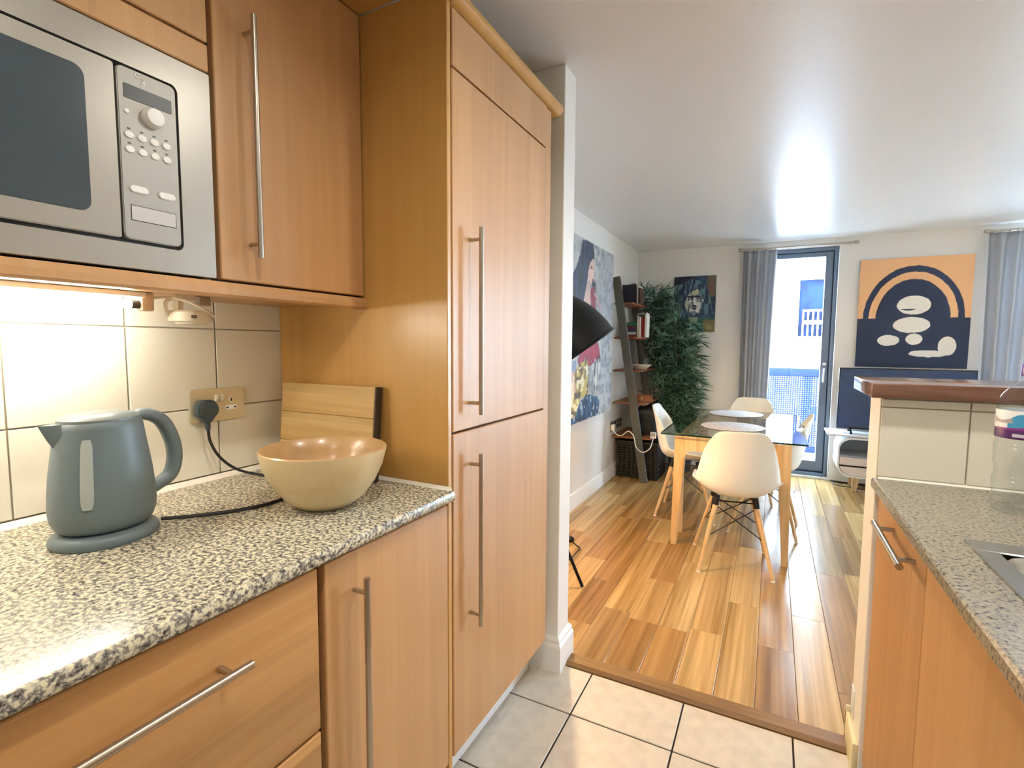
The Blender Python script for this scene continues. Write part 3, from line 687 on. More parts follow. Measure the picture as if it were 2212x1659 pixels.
def pole(label, x0, x1, z):
    t = thing('curtain_pole', label, 'curtain pole', ((x0+x1)/2, 5.45, z))
    MB().tube([(x0, 5.45, z), (x1, 5.45, z)], .009, 12).build('rod', STEEL, t)
    for x_ in (x0, x1): MB().lathe([(0, -.02), (.013, -.02), (.015, 0), (.013, .02), (0, .02)], 14, (x_, 5.45, z), mat=Matrix.Rotation(R(90), 4, 'Y')).build('finial', STEEL, t)
    for x_ in (x0+.04, x1-.04): MB().tube([(x_, 5.45, z), (x_, 5.528, z)], .006, 8).build('bracket', STEEL, t)
pole('steel curtain pole over the balcony door', -.322, .62, 2.192)
pole('steel curtain pole over the large window', 1.50, 3.1, 2.2)

# ------------------------------------------------------------------ canvases
def smooth_noise(nx, ny, fx, fy, r):
    g = r.random((fy+2, fx+2)); X = np.linspace(0, fx, nx); Yv = np.linspace(0, fy, ny)
    xi = np.clip(X.astype(int), 0, fx); yi = np.clip(Yv.astype(int), 0, fy); a = (X-xi); b_ = (Yv-yi); a = a*a*(3-2*a); b_ = b_*b_*(3-2*b_)
    A = g[np.ix_(yi, xi)]; B = g[np.ix_(yi, xi+1)]; C = g[np.ix_(yi+1, xi)]; D = g[np.ix_(yi+1, xi+1)]
    return (A*(1-a)+B*a)*(1-b_)[:, None]+(C*(1-a)+D*a)*b_[:, None]
class Art:
    def __init__(s, nx, ny, base, seed, warp=.012):
        s.r = np.random.default_rng(seed); s.nx, s.ny = nx, ny
        s.U, s.V = np.meshgrid(np.linspace(0, 1, nx), np.linspace(0, 1, ny))
        s.u = s.U+warp*2*(smooth_noise(nx, ny, 30, 30, s.r)-.5); s.v = s.V+warp*2*(smooth_noise(nx, ny, 30, 30, s.r)-.5)
        s.C = np.zeros((ny, nx, 3)); s.C[:] = S(base)[:3]
    def inside(s, P):
        u, v = s.u, s.v; m = np.zeros(u.shape, bool); n = len(P)
        for i in range(n):
            x0, y0 = P[i]; x1, y1 = P[(i+1) % n]
            if y0 == y1: continue
            c = ((y0 > v) != (y1 > v)) & (u < (x1-x0)*(v-y0)/(y1-y0)+x0); m ^= c
        return m
    def ell(s, cx, cy, rx, ry, rot=0):
        a = R(rot); du, dv = s.u-cx, s.v-cy; x_ = du*math.cos(a)+dv*math.sin(a); y_ = -du*math.sin(a)+dv*math.cos(a)
        return (x_/rx)**2+(y_/ry)**2 < 1
    def put(s, mask, col, amt=1.0, var=.0, fx=8, fy=40, col2=None):
        c = np.array(S(col)[:3]); n = smooth_noise(s.nx, s.ny, fx, fy, s.r)
        cc = c[None, None]*(1+var*2*(n-.5)[..., None])
        if col2 is not None: k = np.clip((n-.35)/.3, 0, 1)[..., None]; cc = c*(1-k)+np.array(S(col2)[:3])*k
        s.C = np.where(mask[..., None], s.C*(1-amt)+cc*amt, s.C)
    def mesh(s, name, P, parent, label=None):
        """P(u,v) -> world point of the painted face"""
        me = bpy.data.meshes.new(name); o = bpy.data.objects.new(name, me); COL.objects.link(o); o.parent = parent; org = wloc(parent)
        vv = [tuple(Vector(P(s.U[j, i], s.V[j, i]))-org) for j in range(s.ny) for i in range(s.nx)]
        ff = [(j*s.nx+i, j*s.nx+i+1, (j+1)*s.nx+i+1, (j+1)*s.nx+i) for j in range(s.ny-1) for i in range(s.nx-1)]
        me.from_pydata(vv, [], ff); at = me.color_attributes.new('paint', 'FLOAT_COLOR', 'POINT')
        at.data.foreach_set('color', np.concatenate([np.clip(s.C, 0, 1), np.ones((s.ny, s.nx, 1))], 2).astype(np.float32).ravel())
        me.materials.append(PAINT)
        return o
CANV = plain('canvas_edge', '#b9b6ae', .8)
# woman in red on grey, tall canvas on the left wall
y0c, y1c, z0c, z1c = 3.30, 4.445, .675, 2.06
t = thing('canvas_painting', 'tall painting of a dark-haired woman in red on grey, behind the black lamp', 'painting', (-1.31, (y0c+y1c)/2, z0c))
MB().box(-1.329, -1.2905, y0c, y1c, z0c, z1c, .002, 1).build('stretcher', CANV, t, smooth=False)
A = Art(120, 220, '#a9aaa8', 1, .008)
A.put(A.V > -1, '#b9bab8', 1, 0, 24, 30, '#8d9094'); A.put(smooth_noise(120, 220, 40, 90, A.r) > .74, '#d7d6d1', .4); A.put(A.ell(.85, .75, .25, .3), '#8f9294', .45, .2, 30, 30)
A.put(A.U < .25, '#c9c8c2', .45, .1)
W = {'hair': [(0.278, 0.994), (0.493, 0.999), (0.525, 0.94), (0.535, 0.913), (0.499, 0.915), (0.441, 0.894), (0.399, 0.827), (0.384, 0.777), (0.349, 0.726), (0.316, 0.655), (0.071, 0.659), (0.079, 0.717), (0.098, 0.776), (0.174, 0.836), (0.195, 0.871), (0.24, 0.903)],
 'face': [(0.42, 0.892), (0.499, 0.919), (0.517, 0.889), (0.531, 0.855), (0.514, 0.818), (0.507, 0.799), (0.477, 0.765), (0.428, 0.781), (0.39, 0.798)],
 'neck': [(0.383, 0.791), (0.45, 0.762), (0.467, 0.721), (0.458, 0.55), (0.316, 0.555), (0.337, 0.711)],
 'hair2': [(0.506, 0.81), (0.573, 0.773), (0.575, 0.744), (0.533, 0.748), (0.49, 0.773)],
 'red': [(0.465, 0.742), (0.526, 0.769), (0.568, 0.729), (0.60, 0.40), (0.45, 0.40)],
 'arm': [(0.528, 0.74), (0.593, 0.702), (0.699, 0.657), (0.703, 0.612), (0.624, 0.667), (0.551, 0.699)],
 'red2': [(0.213, 0.354), (0.394, 0.422), (0.657, 0.437), (0.709, 0.345), (0.563, 0.333), (0.482, 0.306), (0.227, 0.32)],
 'gold': [(0.025, 0.086), (0.074, 0.173), (0.159, 0.275), (0.251, 0.319), (0.412, 0.351), (0.444, 0.264), (0.452, 0.147), (0.286, 0.131), (0.265, 0.077), (0.149, 0.033), (0.037, 0.045)],
 'skin2': [(0.08, 0.285), (0.158, 0.288), (0.188, 0.172), (0.119, 0.164)],
 'navy': [(0.013, 0.0), (0.013, 0.012), (0.059, 0.036), (0.172, 0.031), (0.275, 0.104), (0.386, 0.145), (0.637, 0.119), (0.699, 0.084), (0.689, 0.015), (0.559, 0.0)],
 'blue': [(0.013, 0.332), (0.201, 0.347), (0.205, 0.287), (0.071, 0.246), (0.022, 0.151)],
 'drip': [(0.507, 0.342), (0.709, 0.345), (0.715, 0.268), (0.682, 0.116), (0.637, 0.119), (0.515, 0.224)]}
A.put(A.inside(W['blue']), '#9aa9c4', 1, .3); A.put(A.inside(W['neck']), '#cfb3a6', 1, .12); A.put(A.inside(W['face']), '#d9b7ab', 1, .1)
A.put(A.inside(W['hair']), '#0c0e15', 1, 0, 44, 14, '#2a3350'); A.put(A.inside(W['hair2']), '#1a1a24')
A.put(A.inside(W['red']), '#7d1c2e', 1, .4, 24, 24); A.put(A.inside(W['arm']), '#b98f86', 1, .2); A.put(A.inside(W['red2']), '#8d2439', 1, .5, 30, 20)
A.put(A.inside(W['drip']) & (smooth_noise(120, 220, 46, 14, A.r) > .5), '#2d2b33', .9); A.put(A.inside(W['drip']) & (smooth_noise(120, 220, 46, 14, A.r) > .6), '#e6e2dc', .9)
A.put(A.inside(W['gold']), '#c4ae62', 1, 0, 26, 34, '#5d5038'); A.put(A.inside(W['skin2']), '#d8b3a6', 1, .1)
A.put(A.inside(W['gold']) & (smooth_noise(120, 220, 22, 40, A.r) > .68), '#f2eac4', .9)
A.put(A.inside(W['navy']), '#172a4a', 1, 0, 26, 20, '#31587e'); A.put(A.inside(W['navy']) & (smooth_noise(120, 220, 40, 40, A.r) > .74), '#c9d4dc', .8)
A.put(A.ell(.475, .862, .02, .008), '#241a20'); A.put(A.ell(.51, .80, .02, .007), '#6e1f2a')
A.mesh('painted_face', lambda u, v: (-1.2895, y0c+.001+(y1c-y0c-.002)*u, z0c+.001+(z1c-z0c-.002)*v), t)
# portrait of a long-haired man
px0, px1, pz0, pz1 = -.945, -.535, 1.405, 1.975
t = thing('portrait_painting', 'small dark painting of a long-haired face above the bamboo plant', 'painting', ((px0+px1)/2, 5.515, pz0))
MB().box(px0, px1, 5.502, 5.529, pz0, pz1, .002, 1).build('stretcher', CANV, t, smooth=False)
A = Art(120, 150, '#24344a', 5, .010)
A.put(A.V > -1, '#33506a', 1, 0, 22, 22, '#1a2a40'); A.put(A.V < .25, '#2f5a4c', .8, .4, 10, 10)
Q = {'face': [(0.338, 0.666), (0.576, 0.771), (0.655, 0.657), (0.723, 0.559), (0.665, 0.435), (0.614, 0.338), (0.487, 0.284), (0.372, 0.335), (0.292, 0.428), (0.269, 0.527)],
 'hairT': [(0.215, 0.902), (0.475, 0.948), (0.643, 0.907), (0.757, 0.813), (0.865, 0.652), (0.907, 0.513), (0.916, 0.347), (0.736, 0.295), (0.736, 0.489), (0.655, 0.657), (0.576, 0.771), (0.338, 0.666), (0.269, 0.527), (0.302, 0.428), (0.3, 0.252), (0.08, 0.255), (0.064, 0.646), (0.103, 0.835)],
 'browD': [(0.32, 0.646), (0.646, 0.644), (0.657, 0.612), (0.322, 0.618)], 'eyeL': [(0.34, 0.617), (0.443, 0.621), (0.445, 0.579), (0.352, 0.575)], 'eyeR': [(0.556, 0.605), (0.675, 0.608), (0.678, 0.546), (0.568, 0.542)],
 'nose': [(0.49, 0.62), (0.527, 0.619), (0.538, 0.479), (0.487, 0.473)], 'mouth': [(0.424, 0.433), (0.573, 0.437), (0.565, 0.402), (0.444, 0.397)], 'beard': [(0.371, 0.356), (0.486, 0.291), (0.614, 0.345), (0.599, 0.269), (0.459, 0.264)],
 'neck': [(0.346, 0.272), (0.59, 0.269), (0.586, 0.157), (0.418, 0.144)], 'brown': [(0.785, 1.0), (1.02, 1.0), (1.012, 0.757), (0.965, 0.621), (0.884, 0.623), (0.784, 0.812)], 'ochre': [(0.722, 0.211), (1, 0.202), (1, 0.0), (0.731, 0.0)], 'dark': [(0.0, 1.0), (0.417, 1.0), (0.42, 0.929), (0.196, 0.902), (0.0, 0.838)]}
A.put(A.inside(Q['dark']), '#181c33', 1, .4); A.put(A.inside(Q['brown']), '#5c5a3a', 1, 0, 10, 8, '#6b4f45'); A.put(A.inside(Q['ochre']), '#7a6f43', 1, .3)
A.put(A.inside(Q['neck']), '#8d9a7a', 1, .3); A.put(A.inside(Q['hairT']), '#1c2c48', 1, 0, 34, 11, '#5d7f88')
A.put(A.inside(Q['face']), '#a9b3a4', 1, 0, 9, 9, '#6f7f8e'); A.put(A.inside(Q['face']) & (smooth_noise(120, 150, 18, 18, A.r) > .66), '#e3e4da', .9)
A.put(A.ell(.33, .50, .05, .09), '#c3c6b0', .9); A.put(A.ell(.60, .45, .05, .10, -20), '#d3d8d6', .9); A.put(A.ell(.52, .70, .09, .05), '#b9bd96', .9)
for k, c_ in (('browD', '#111a30'), ('eyeL', '#2a3350'), ('eyeR', '#2a3350'), ('nose', '#e8ebe6'), ('mouth', '#5a3d5c'), ('beard', '#1e2c44')): A.put(A.inside(Q[k]), c_)
A.put(A.ell(.395, .60, .028, .013), '#cfd6da'); A.put(A.ell(.62, .578, .032, .016), '#cfd6da'); A.put(A.ell(.395, .60, .011, .011), '#10141f'); A.put(A.ell(.62, .58, .011, .011), '#10141f'); A.put(A.ell(.46, .57, .018, .09), '#141b30', .9)
A.put(A.ell(.505, .465, .06, .02), '#151b2c'); A.put(A.ell(.42, .395, .05, .025, 20), '#e5e6dc'); A.put(A.ell(.575, .39, .03, .04), '#e9eae2'); A.put(A.ell(.5, .345, .05, .02), '#8a83ac')
A.mesh('painted_face', lambda u, v: (px0+.001+(px1-px0-.002)*u, 5.5012, pz0+.001+(pz1-pz0-.002)*v), t)
# large orange and navy canvas: plain abstract shapes
ax0, ax1, az0, az1 = .665, 1.452, 1.082, 2.036
t = thing('abstract_canvas', 'large orange and navy canvas with cream shapes above the television', 'painting', ((ax0+ax1)/2, 5.515, az0))
MB().box(ax0, ax1, 5.497, 5.529, az0, az1, .002, 1).build('stretcher', CANV, t, smooth=False)
A = Art(240, 280, '#e0a976', 9, .0025)
nv = '#14233f'
A.put(A.V < .455-.04*np.clip(A.U-.85, 0, 1), nv)
A.put(A.ell(.5, .45, .33, .355) & (A.V > .4), nv); A.put(A.ell(.5, .45, .45, .475) & ~A.ell(.5, .45, .395, .42) & (A.V > .45), nv)
cr_ = '#ece6da'
A.put(A.ell(.51, .57, .15, .085), cr_); A.put(A.ell(.50, .39, .165, .072), cr_); A.put(A.ell(.46, .57, .10, .05) & (smooth_noise(240, 280, 4, 40, A.r) > .6), nv)
A.put(A.ell(.30, .25, .10, .05), cr_); A.put(A.ell(.53, .26, .075, .05), cr_); A.put(A.ell(.66, .13, .17, .032), cr_)
A.put(A.ell(.82, .2, .078, .085) , cr_)
A.mesh('painted_face', lambda u, v: (ax0+.001+(ax1-ax0-.002)*u, 5.4962, az0+.001+(az1-az0-.002)*v), t)

# ------------------------------------------------------------------ television and media unit
t = thing('media_unit', 'white retro media unit with rounded front and tapered wooden legs', 'media unit', (1.05, 5.32, 0))
def roundframe(x0, x1, z0, z1, r, n=8): return rrect(x0, x1, z0, z1, r, n)
UF = 5.15
m = MB(); o_ = roundframe(.538, 1.50, .133, .478, .105); i_ = roundframe(.552, 1.486, .147, .464, .093)
bmv = m.bm
for y_ in (UF, 5.50):
    pass
vo0 = [bmv.verts.new((a, UF, c)) for a, c in o_]; vi0 = [bmv.verts.new((a, UF, c)) for a, c in i_]; vo1 = [bmv.verts.new((a, 5.50, c)) for a, c in o_]; vi1 = [bmv.verts.new((a, 5.50, c)) for a, c in i_]
for k in range(len(o_)):
    k2 = (k+1) % len(o_)
    bmv.faces.new((vo0[k], vo0[k2], vi0[k2], vi0[k])); bmv.faces.new((vo0[k], vo1[k], vo1[k2], vo0[k2])); bmv.faces.new((vi0[k], vi0[k2], vi1[k2], vi1[k])); bmv.faces.new((vo1[k], vi1[k], vi1[k2], vo1[k2]))
UW = plain('unit_white', '#e9ebee', .35)
m.build('shell', UW, t)
MB().box(.565, 1.47, 5.475, 5.495, .16, .45).build('back_panel', plain('unit_grey', '#8f939b', .6), t, smooth=False)
MB().box(.5535, 1.4845, UF+.02, 5.47, .305, .317).build('shelf', plain('unit_shelf', '#a3a6ac', .5), t, smooth=False)
DR = plain('unit_drawer', '#d8c9c0', .45)
MB().prism([(.556, .238), (.556, .304), (1.482, .304), (1.482, .238)], 'Y', UF+.004, UF+.022).build('drawer_front', DR, t)
MB().prism([p_ for p_ in roundframe(.556, 1.482, .15, .46, .09) if p_[1] <= .234]+[(1.582, .234), (.556, .234)][:0]+[], 'Y', UF+.004, UF+.022).build('drawer_front', DR, t)
MB().box(.458, 1.51, 5.16, 5.52, .486, .502, .003).build('top_board', UW, t)
MB().box(.65, 1.4, 5.2, 5.48, .477, .487).build('spacer', UW, t, smooth=False)
for x_, y_ in ((.69, 5.215), (1.36, 5.215), (.69, 5.44), (1.36, 5.44)):
    MB().beam((x_, y_, .134), (x_-(.012 if x_ < 1 else -.012), y_+(.0), 0), .052, .04, .032, .028, bevel=.002).build('leg', BEECHL, t)
t = thing('television', 'flat black television on the white media unit', 'television', (1.0, 5.32, .502))
MB().box(.531, 1.472, 5.30, 5.335, .537, 1.078, .004).build('housing', TVB, t)
MB().box(.540, 1.463, 5.2985, 5.301, .552, 1.069).build('screen', TVS, t, smooth=False)
for x_ in (.635, 1.37):
    MB().prism([(5.20, .5025), (5.212, .5025), (5.325, .545), (5.315, .56)], 'X', x_-.008, x_+.008).build('stand_leg', TVB, t)
    MB().prism([(5.40, .5025), (5.412, .5025), (5.33, .56), (5.318, .545)], 'X', x_-.008, x_+.008).build('stand_leg', TVB, t)
CABL = [('thick black cable lying on the floor behind the media unit', [(.53, 5.505, .006), (.60, 5.49, .006), (.70, 5.485, .006), (.85, 5.49, .006), (1.0, 5.48, .006)], .006),
        ('thin looped black cable on the floor beside the balcony door', [(.62, 5.44, .004), (.55, 5.43, .02), (.54, 5.38, .004), (.60, 5.35, .004), (.66, 5.34, .004), (.78, 5.31, .004), (.9, 5.36, .004)], .004)]
for lb_, pts_, r_ in CABL: MB().tube(bez(pts_), r_, 8).build('cable', BLACKPL, label=lb_, cat='cable')

# ------------------------------------------------------------------ dining table
t = thing('dining_table', 'glass-topped dining table with pale wooden frame', 'table', (-.2, 3.9, 0))
GZ0, GZ1 = .711, .72
gt = MB().prism(rrect(-.605, .20, 3.195, 4.60, .02, 4), 'Z', GZ0, GZ1).build('glass_top', TGLASS, t)
m = MB(); rr = rrect(-.605, .20, 3.195, 4.60, .02, 4); ri = rrect(-.6035, .1985, 3.1965, 4.5985, .019, 4); n = len(rr)
A0 = [m.bm.verts.new((a, c, GZ0-.0003)) for a, c in rr]; A1 = [m.bm.verts.new((a, c, GZ1+.0003)) for a, c in rr]; B0 = [m.bm.verts.new((a, c, GZ0-.0003)) for a, c in ri]; B1 = [m.bm.verts.new((a, c, GZ1+.0003)) for a, c in ri]
for k in range(n):
    k2 = (k+1) % n; m.bm.faces.new((A0[k], A0[k2], A1[k2], A1[k])); m.bm.faces.new((A1[k], A1[k2], B1[k2], B1[k])); m.bm.faces.new((A0[k], B0[k], B0[k2], A0[k2]))
m.build('glass_edge', TGEDGE, t, smooth=False)
lt = .062
for x_, y_, sx_, sy_ in ((-.487, 3.262, -1, -1), (.082, 3.222, 1, -1), (-.487, 4.52, -1, 1), (.082, 4.52, 1, 1)):
    MB().beam((x_, y_, .710), (x_+sx_*.028, y_-sy_*.002-.005, 0), lt+.008, lt, .034, .032, bevel=.002).build('leg', TABLEW, t)
MB().beam((-.497, 3.36, .65), (-.515, 3.50, 0), .03, .06, .03, .034, bevel=.002).build('leg', TABLEW, t)
def apron(p0, p1, axis):
    pts_ = [(0, .710), (0, .50)]+[(.03*(1-math.cos(R(90*k/6))), .575+.045*math.sin(R(90*k/6))) for k in range(0, 7)]
    L_ = p1-p0
    out = [(p0, .7095), (p0, .555)]+[(p0+.03+.035*(1-math.cos(R(90*k/6))), .575+.04*math.sin(R(90*k/6))) for k in range(7)]+[(p1-.03-.035*(1-math.cos(R(90*k/6))), .575+.04*math.sin(R(90*k/6))) for k in range(6, -1, -1)]+[(p1, .555), (p1, .7095)]
    return out
MB().prism(apron(-.487, .082, 'X'), 'Y', 3.232, 3.256).build('apron', TABLEW, t, smooth=False)
MB().prism(apron(-.487, .082, 'X'), 'Y', 4.51, 4.534).build('apron', TABLEW, t, smooth=False)
for x_ in (-.487, .082):
    MB().prism(apron(3.25, 4.52, 'Y'), 'X', x_-.012, x_+.012).build('apron', TABLEW, t, smooth=False)
for x_, y_ in ((-.52, 3.29), (.115, 3.26), (-.52, 4.5), (.115, 4.5)): MB().lathe([(0, 0), (.008, 0), (.008, .004), (0, .004)], 12, (x_, y_, .7065)).build('pad', WHITEPL, t)
MATM = plain('speckled_placemat', '#d9d3cf', .6, noise=.35, bscale=60)
for (x_, y_), lb_ in (((-.22, 3.655), 'round pale speckled placemat at the front of the glass table'), ((-.243, 4.365), 'round pale placemat at the far end of the glass table')):
    t = thing('placemat', lb_, 'placemat', (x_, y_, .7205), 'round placemats')
    MB().lathe([(0, 0), (.196, 0), (.199, .0015), (.199, .004), (.195, .006), (0, .006)], 48, (x_, y_, .7205)).build('disc', MATM, t)
    MB().lathe([(.1985, .001), (.2005, .001), (.2005, .004), (.1985, .004)], 48, (x_, y_, .7205)).build('rim', plain('placemat_rim', '#6f6a68', .6), t)

# ------------------------------------------------------------------ chairs (local: front = +Y)
def make_chair(label):
    t = thing('dining_chair', label, 'chair', (0, 0, 0), 'white shell chairs round the glass table')
    prof = [(.225, .405), (.215, .428), (.185, .440), (.12, .436), (.04, .427), (-.05, .421), (-.12, .424), (-.170, .440), (-.203, .475), (-.222, .53), (-.236, .60), (-.250, .68), (-.264, .755), (-.276, .812)]
    wid = [.185, .205, .218, .226, .230, .230, .228, .224, .219, .211, .198, .180, .158, .128]
    pp = bez([(0, a, c) for a, c in prof], 4); nv_ = len(pp); wd = np.interp(np.linspace(0, 1, nv_), np.linspace(0, 1, len(wid)), wid)
    m = MB(); nu = 20; rows = []
    for j, p_ in enumerate(pp):
        a = pp[max(0, j-1)]; c = pp[min(nv_-1, j+1)]; tg = (c-a).normalized(); nrm = Vector((0, tg.z, -tg.y))
        if nrm.z < 0 and j < nv_*.45: nrm = -nrm
        if j >= nv_*.45 and nrm.y < 0: nrm = -nrm
        f = j/(nv_-1); curl = .045 if f < .2 else .045+.055*math.sin(math.pi*min(1, (f-.2)/.75)) ; curl *= (1 if f < .85 else 1-.6*(f-.85)/.15)
        row = []
        for i in range(nu+1):
            u = -1+2*i/nu; e = abs(u)
            q = p_+nrm*(curl*e**2.6)
            drop = .022*e**5*max(0, (f-.8)/.2)+(.02*e**4*max(0, (.08-f)/.08))
            q = q-(pp[-1]-pp[-3]).normalized()*drop*(1 if f > .5 else 0)-Vector((0, drop if f < .1 else 0, 0))
            row.append(m.bm.verts.new((wd[j]*(u if True else 0), q.y, q.z)))
        rows.append(row)
    for a, c in zip(rows, rows[1:]):
        for i in range(nu): m.bm.faces.new((a[i], a[i+1], c[i+1], c[i]))
    o = m.build('shell', SHELLW, t, angle=180); so = o.modifiers.new('thickness', 'SOLIDIFY'); so.thickness = .007; so.offset = 0
    so2 = o.modifiers.new('round', 'BEVEL'); so2.width = .002; so2.segments = 2; so2.limit_method = 'ANGLE'
    ft = {}
    for sx_ in (-1, 1):
        for sy_ in (-1, 1):
            top = Vector((sx_*.098, sy_*.085-.02, .405)); foot = Vector((sx_*(.188 if sy_ < 0 else .20), (-.21 if sy_ < 0 else .20), 0))
            ft[sx_, sy_] = (top, foot)
            l_ = MB().tube([top, top.lerp(foot, .12), foot+Vector((0, 0, .006))], [.0135, .0145, .0098], 12).build('leg', BEECHL, t)
            MB().tube([foot+Vector((0, 0, .0075)), foot], .0105, 10).build('foot_cap', WHITEPL, l_)
    m = MB()
    at_ = lambda k, f: ft[k][0].lerp(ft[k][1], f)
    for a, c in (((-1, -1), (1, -1)), ((-1, 1), (1, 1)), ((-1, -1), (-1, 1)), ((1, -1), (1, 1))):
        m.tube([at_(a, .10), at_(c, .52)], .0032, 6); m.tube([at_(c, .10), at_(a, .52)], .0032, 6)
        m.tube([at_(a, .04), at_(c, .04)], .0045, 6)
    m.build('wire_brace', WIRE, t)
    m = MB()
    for k in ft: m.tube([at_(k, -.01)+Vector((0, 0, .012)), at_(k, .10)], .0165, 8)
    m.build('bracket', WIRE, t)
    return t
ch = make_chair('white shell chair at the near end of the table, back towards the kitchen')
ch.location = (-.165, 3.145, 0); ch.rotation_euler = (0, 0, R(8.5))
for loc, rot, lb_ in (((-.52, 3.93, 0), -90, 'white shell chair on the wall side of the table, beside the ladder shelf'), ((-.018, 3.84, 0), 88, 'white shell chair on the window side of the table, mostly hidden by a table leg'), ((-.150, 4.60, 0), 178, 'white shell chair at the far end of the table by the curtain')):
    c_ = copy_tree(ch); c_.location = loc; c_.rotation_euler = (0, 0, R(rot)); c_['label'] = lb_

# ------------------------------------------------------------------ floor lamp
tip = Vector((-.756, 2.60, 1.348)); axis = (CR*-.57+CU*.82).normalized(); along = (CR*-.82-CU*.57).normalized()
RR, DD = .26, .37
cen = tip+along*RR; zq = axis; xq = along; yq = zq.cross(xq)
Mx = Matrix((xq, yq, zq)).transposed().to_4x4()
hubp = Vector((-1.08, 2.345, .62))
t = thing('floor_lamp', 'black dome floor lamp on a tripod behind the partition wall', 'lamp', (hubp.x, hubp.y, 0))
pf1 = [(RR+.006, -.004), (RR+.006, .006), (RR, .008)]+[(RR*math.sqrt(max(0, 1-(k/14)**2)), DD*k/14+.004) for k in range(1, 14)]+[(.03, DD*.999), (0, DD)]
MB().lathe(pf1, 56, cen, mat=Mx).build('shade', LAMPB, t, angle=50)
pf2 = [(RR+.006, -.004), (RR-.003, -.002)]+[((RR-.006)*math.sqrt(max(0, 1-(k/14)**2)), (DD-.008)*k/14) for k in range(1, 14)]+[(0, DD-.008)]
MB().lathe(pf2, 56, cen, mat=Mx).build('shade_lining', LAMPI, t, angle=50)
bulb = cen+axis*.16
MB().lathe([(0, -.035), (.02, -.028), (.03, -.008), (.028, .012), (.016, .032), (.013, .06), (0, .06)], 20, bulb, mat=Mx).build('bulb', emit('bulb_glow', (1, .62, .25), 30), t)
ld = bpy.data.lights.new('lamp_light', 'POINT'); ld.energy = 40; ld.color = (1, .76, .42); ld.shadow_soft_size = .03
lo = bpy.data.objects.new('lamp_light', ld); COL.objects.link(lo); lo.parent = t; lo.location = cen+axis*.085-wloc(t)
apex = cen+axis*DD
MB().tube([apex-axis*.002, apex+axis*.05], [.022, .016], 14).build('socket_cap', LAMPB, t)
MB().tube([hubp, (hubp.x, hubp.y, 1.30)], .011, 12).build('pole', LAMPB, t)
MB().tube(bez([(hubp.x, hubp.y, 1.29), (hubp.x-.02, hubp.y+.0, 1.42), tuple(apex+axis*.045)]), .009, 10).build('arm', LAMPB, t)
MB().lathe([(0, -.03), (.022, -.03), (.026, 0), (.022, .03), (0, .03)], 18, hubp).build('hub', LAMPB, t)
for fx, fy in ((-.832, 2.421), (-1.27, 2.16), (-1.22, 2.62)):
    MB().tube([hubp, (fx, fy, .008)], [.010, .0085], 10).build('leg', LAMPB, t)
MB().lathe([(0, 0), (.026, 0), (.03, .006), (.03, .016), (.022, .024), (0, .026)], 24, (-1.118, 2.985, .0005)).build('foot_switch', LAMPB, t)
MB().tube(bez([(-1.10, 2.965, .012), (-1.05, 2.92, .01), (-1.012, 2.885, .006), (-1.0, 2.80, .02), (-1.012, 2.705, .005), (-1.04, 2.66, .005), (-1.12, 2.6, .005)]), .0035, 8).build('cord', LAMPB, t)

# ------------------------------------------------------------------ ladder shelf and what stands on it
t = thing('ladder_shelf', 'grey ladder shelf with red-brown boards leaning on the wall', 'shelf', (-1.15, 4.9, 0))
RZ = 1.885
def railx(z): return -1.008-(z/RZ)*.292
for y_, yt in ((4.605, 4.575), (5.17, 5.17)):
    rl = MB().beam((railx(0), y_, 0), (railx(RZ), yt, RZ), .07, .032, side=(1, 0, 0), bevel=.003).build('rail', LADD, t)
    m = MB()
    for z_ in (.16, .40, .60, .93, 1.23, 1.53): m.lathe([(0, 0), (.006, 0), (.006, .002), (0, .002)], 8, (railx(z_)-.005, y_-(y_-yt)*z_/RZ-.0175, z_), mat=Matrix.Rotation(R(90), 4, 'X'))
    m.build('screws', BLACKPL, rl, kind='stuff')
SZ = [1.640, 1.322, 1.018, .715, .395]
for z_ in SZ:
    MB().box(-1.326, railx(z_)+.105, 4.625, 5.20, z_, z_+.016, .002, 1).build('board', SHELFW, t, smooth=False)
def book(label, x0, x1, y0, y1, z0, z1, col, axis='Y'):
    """spine faces -Y; pages inset on the other sides"""
    t = thing('book', label, 'book', ((x0+x1)/2, (y0+y1)/2, z0), 'books on the ladder shelf')
    m = MB()
    if axis == 'stand':
        m.box(x0, x0+.0025, y0, y1, z0, z1).box(x1-.0025, x1, y0, y1, z0, z1).box(x0, x1, y0, y0+.0025, z0, z1)
        q = (x0+.0025, x1-.0025, y0+.0025, y1-.004, z0+.003, z1-.003)
    else:
        m.box(x0, x1, y0, y1, z0, z0+.0025).box(x0, x1, y0, y1, z1-.0025, z1).box(x0, x1, y0, y0+.0025, z0, z1)
        q = (x0+.003, x1-.003, y0+.0025, y1-.004, z0+.0025, z1-.0025)
    m.build('cover', plain('book_'+col.strip('#'), col, .55), t, smooth=False)
    MB().box(*q).build('pages', plain('paper', '#e9e4d4', .8), t, smooth=False)
z1_ = 1.6565
t = thing('picture_frame', 'small black framed board standing on the top ladder shelf', 'picture frame', (-1.22, 4.76, z1_))
m = MB(); m.box(-1.288, -1.158, 4.752, 4.766, z1_, z1_+.007).box(-1.288, -1.158, 4.752, 4.766, z1_+.168, z1_+.175).box(-1.288, -1.281, 4.752, 4.766, z1_+.007, z1_+.168).box(-1.165, -1.158, 4.752, 4.766, z1_+.007, z1_+.168); m.build('frame', BLACKPL, t, smooth=False)
MB().box(-1.281, -1.165, 4.758, 4.764, z1_+.007, z1_+.168).build('panel', plain('blackboard', '#0d1222', .5), t, smooth=False)
book('pale book standing next to the black frame on the top ladder shelf', -1.156, -1.143, 4.77, 4.93, z1_, z1_+.165, '#d9d5c9', 'stand')
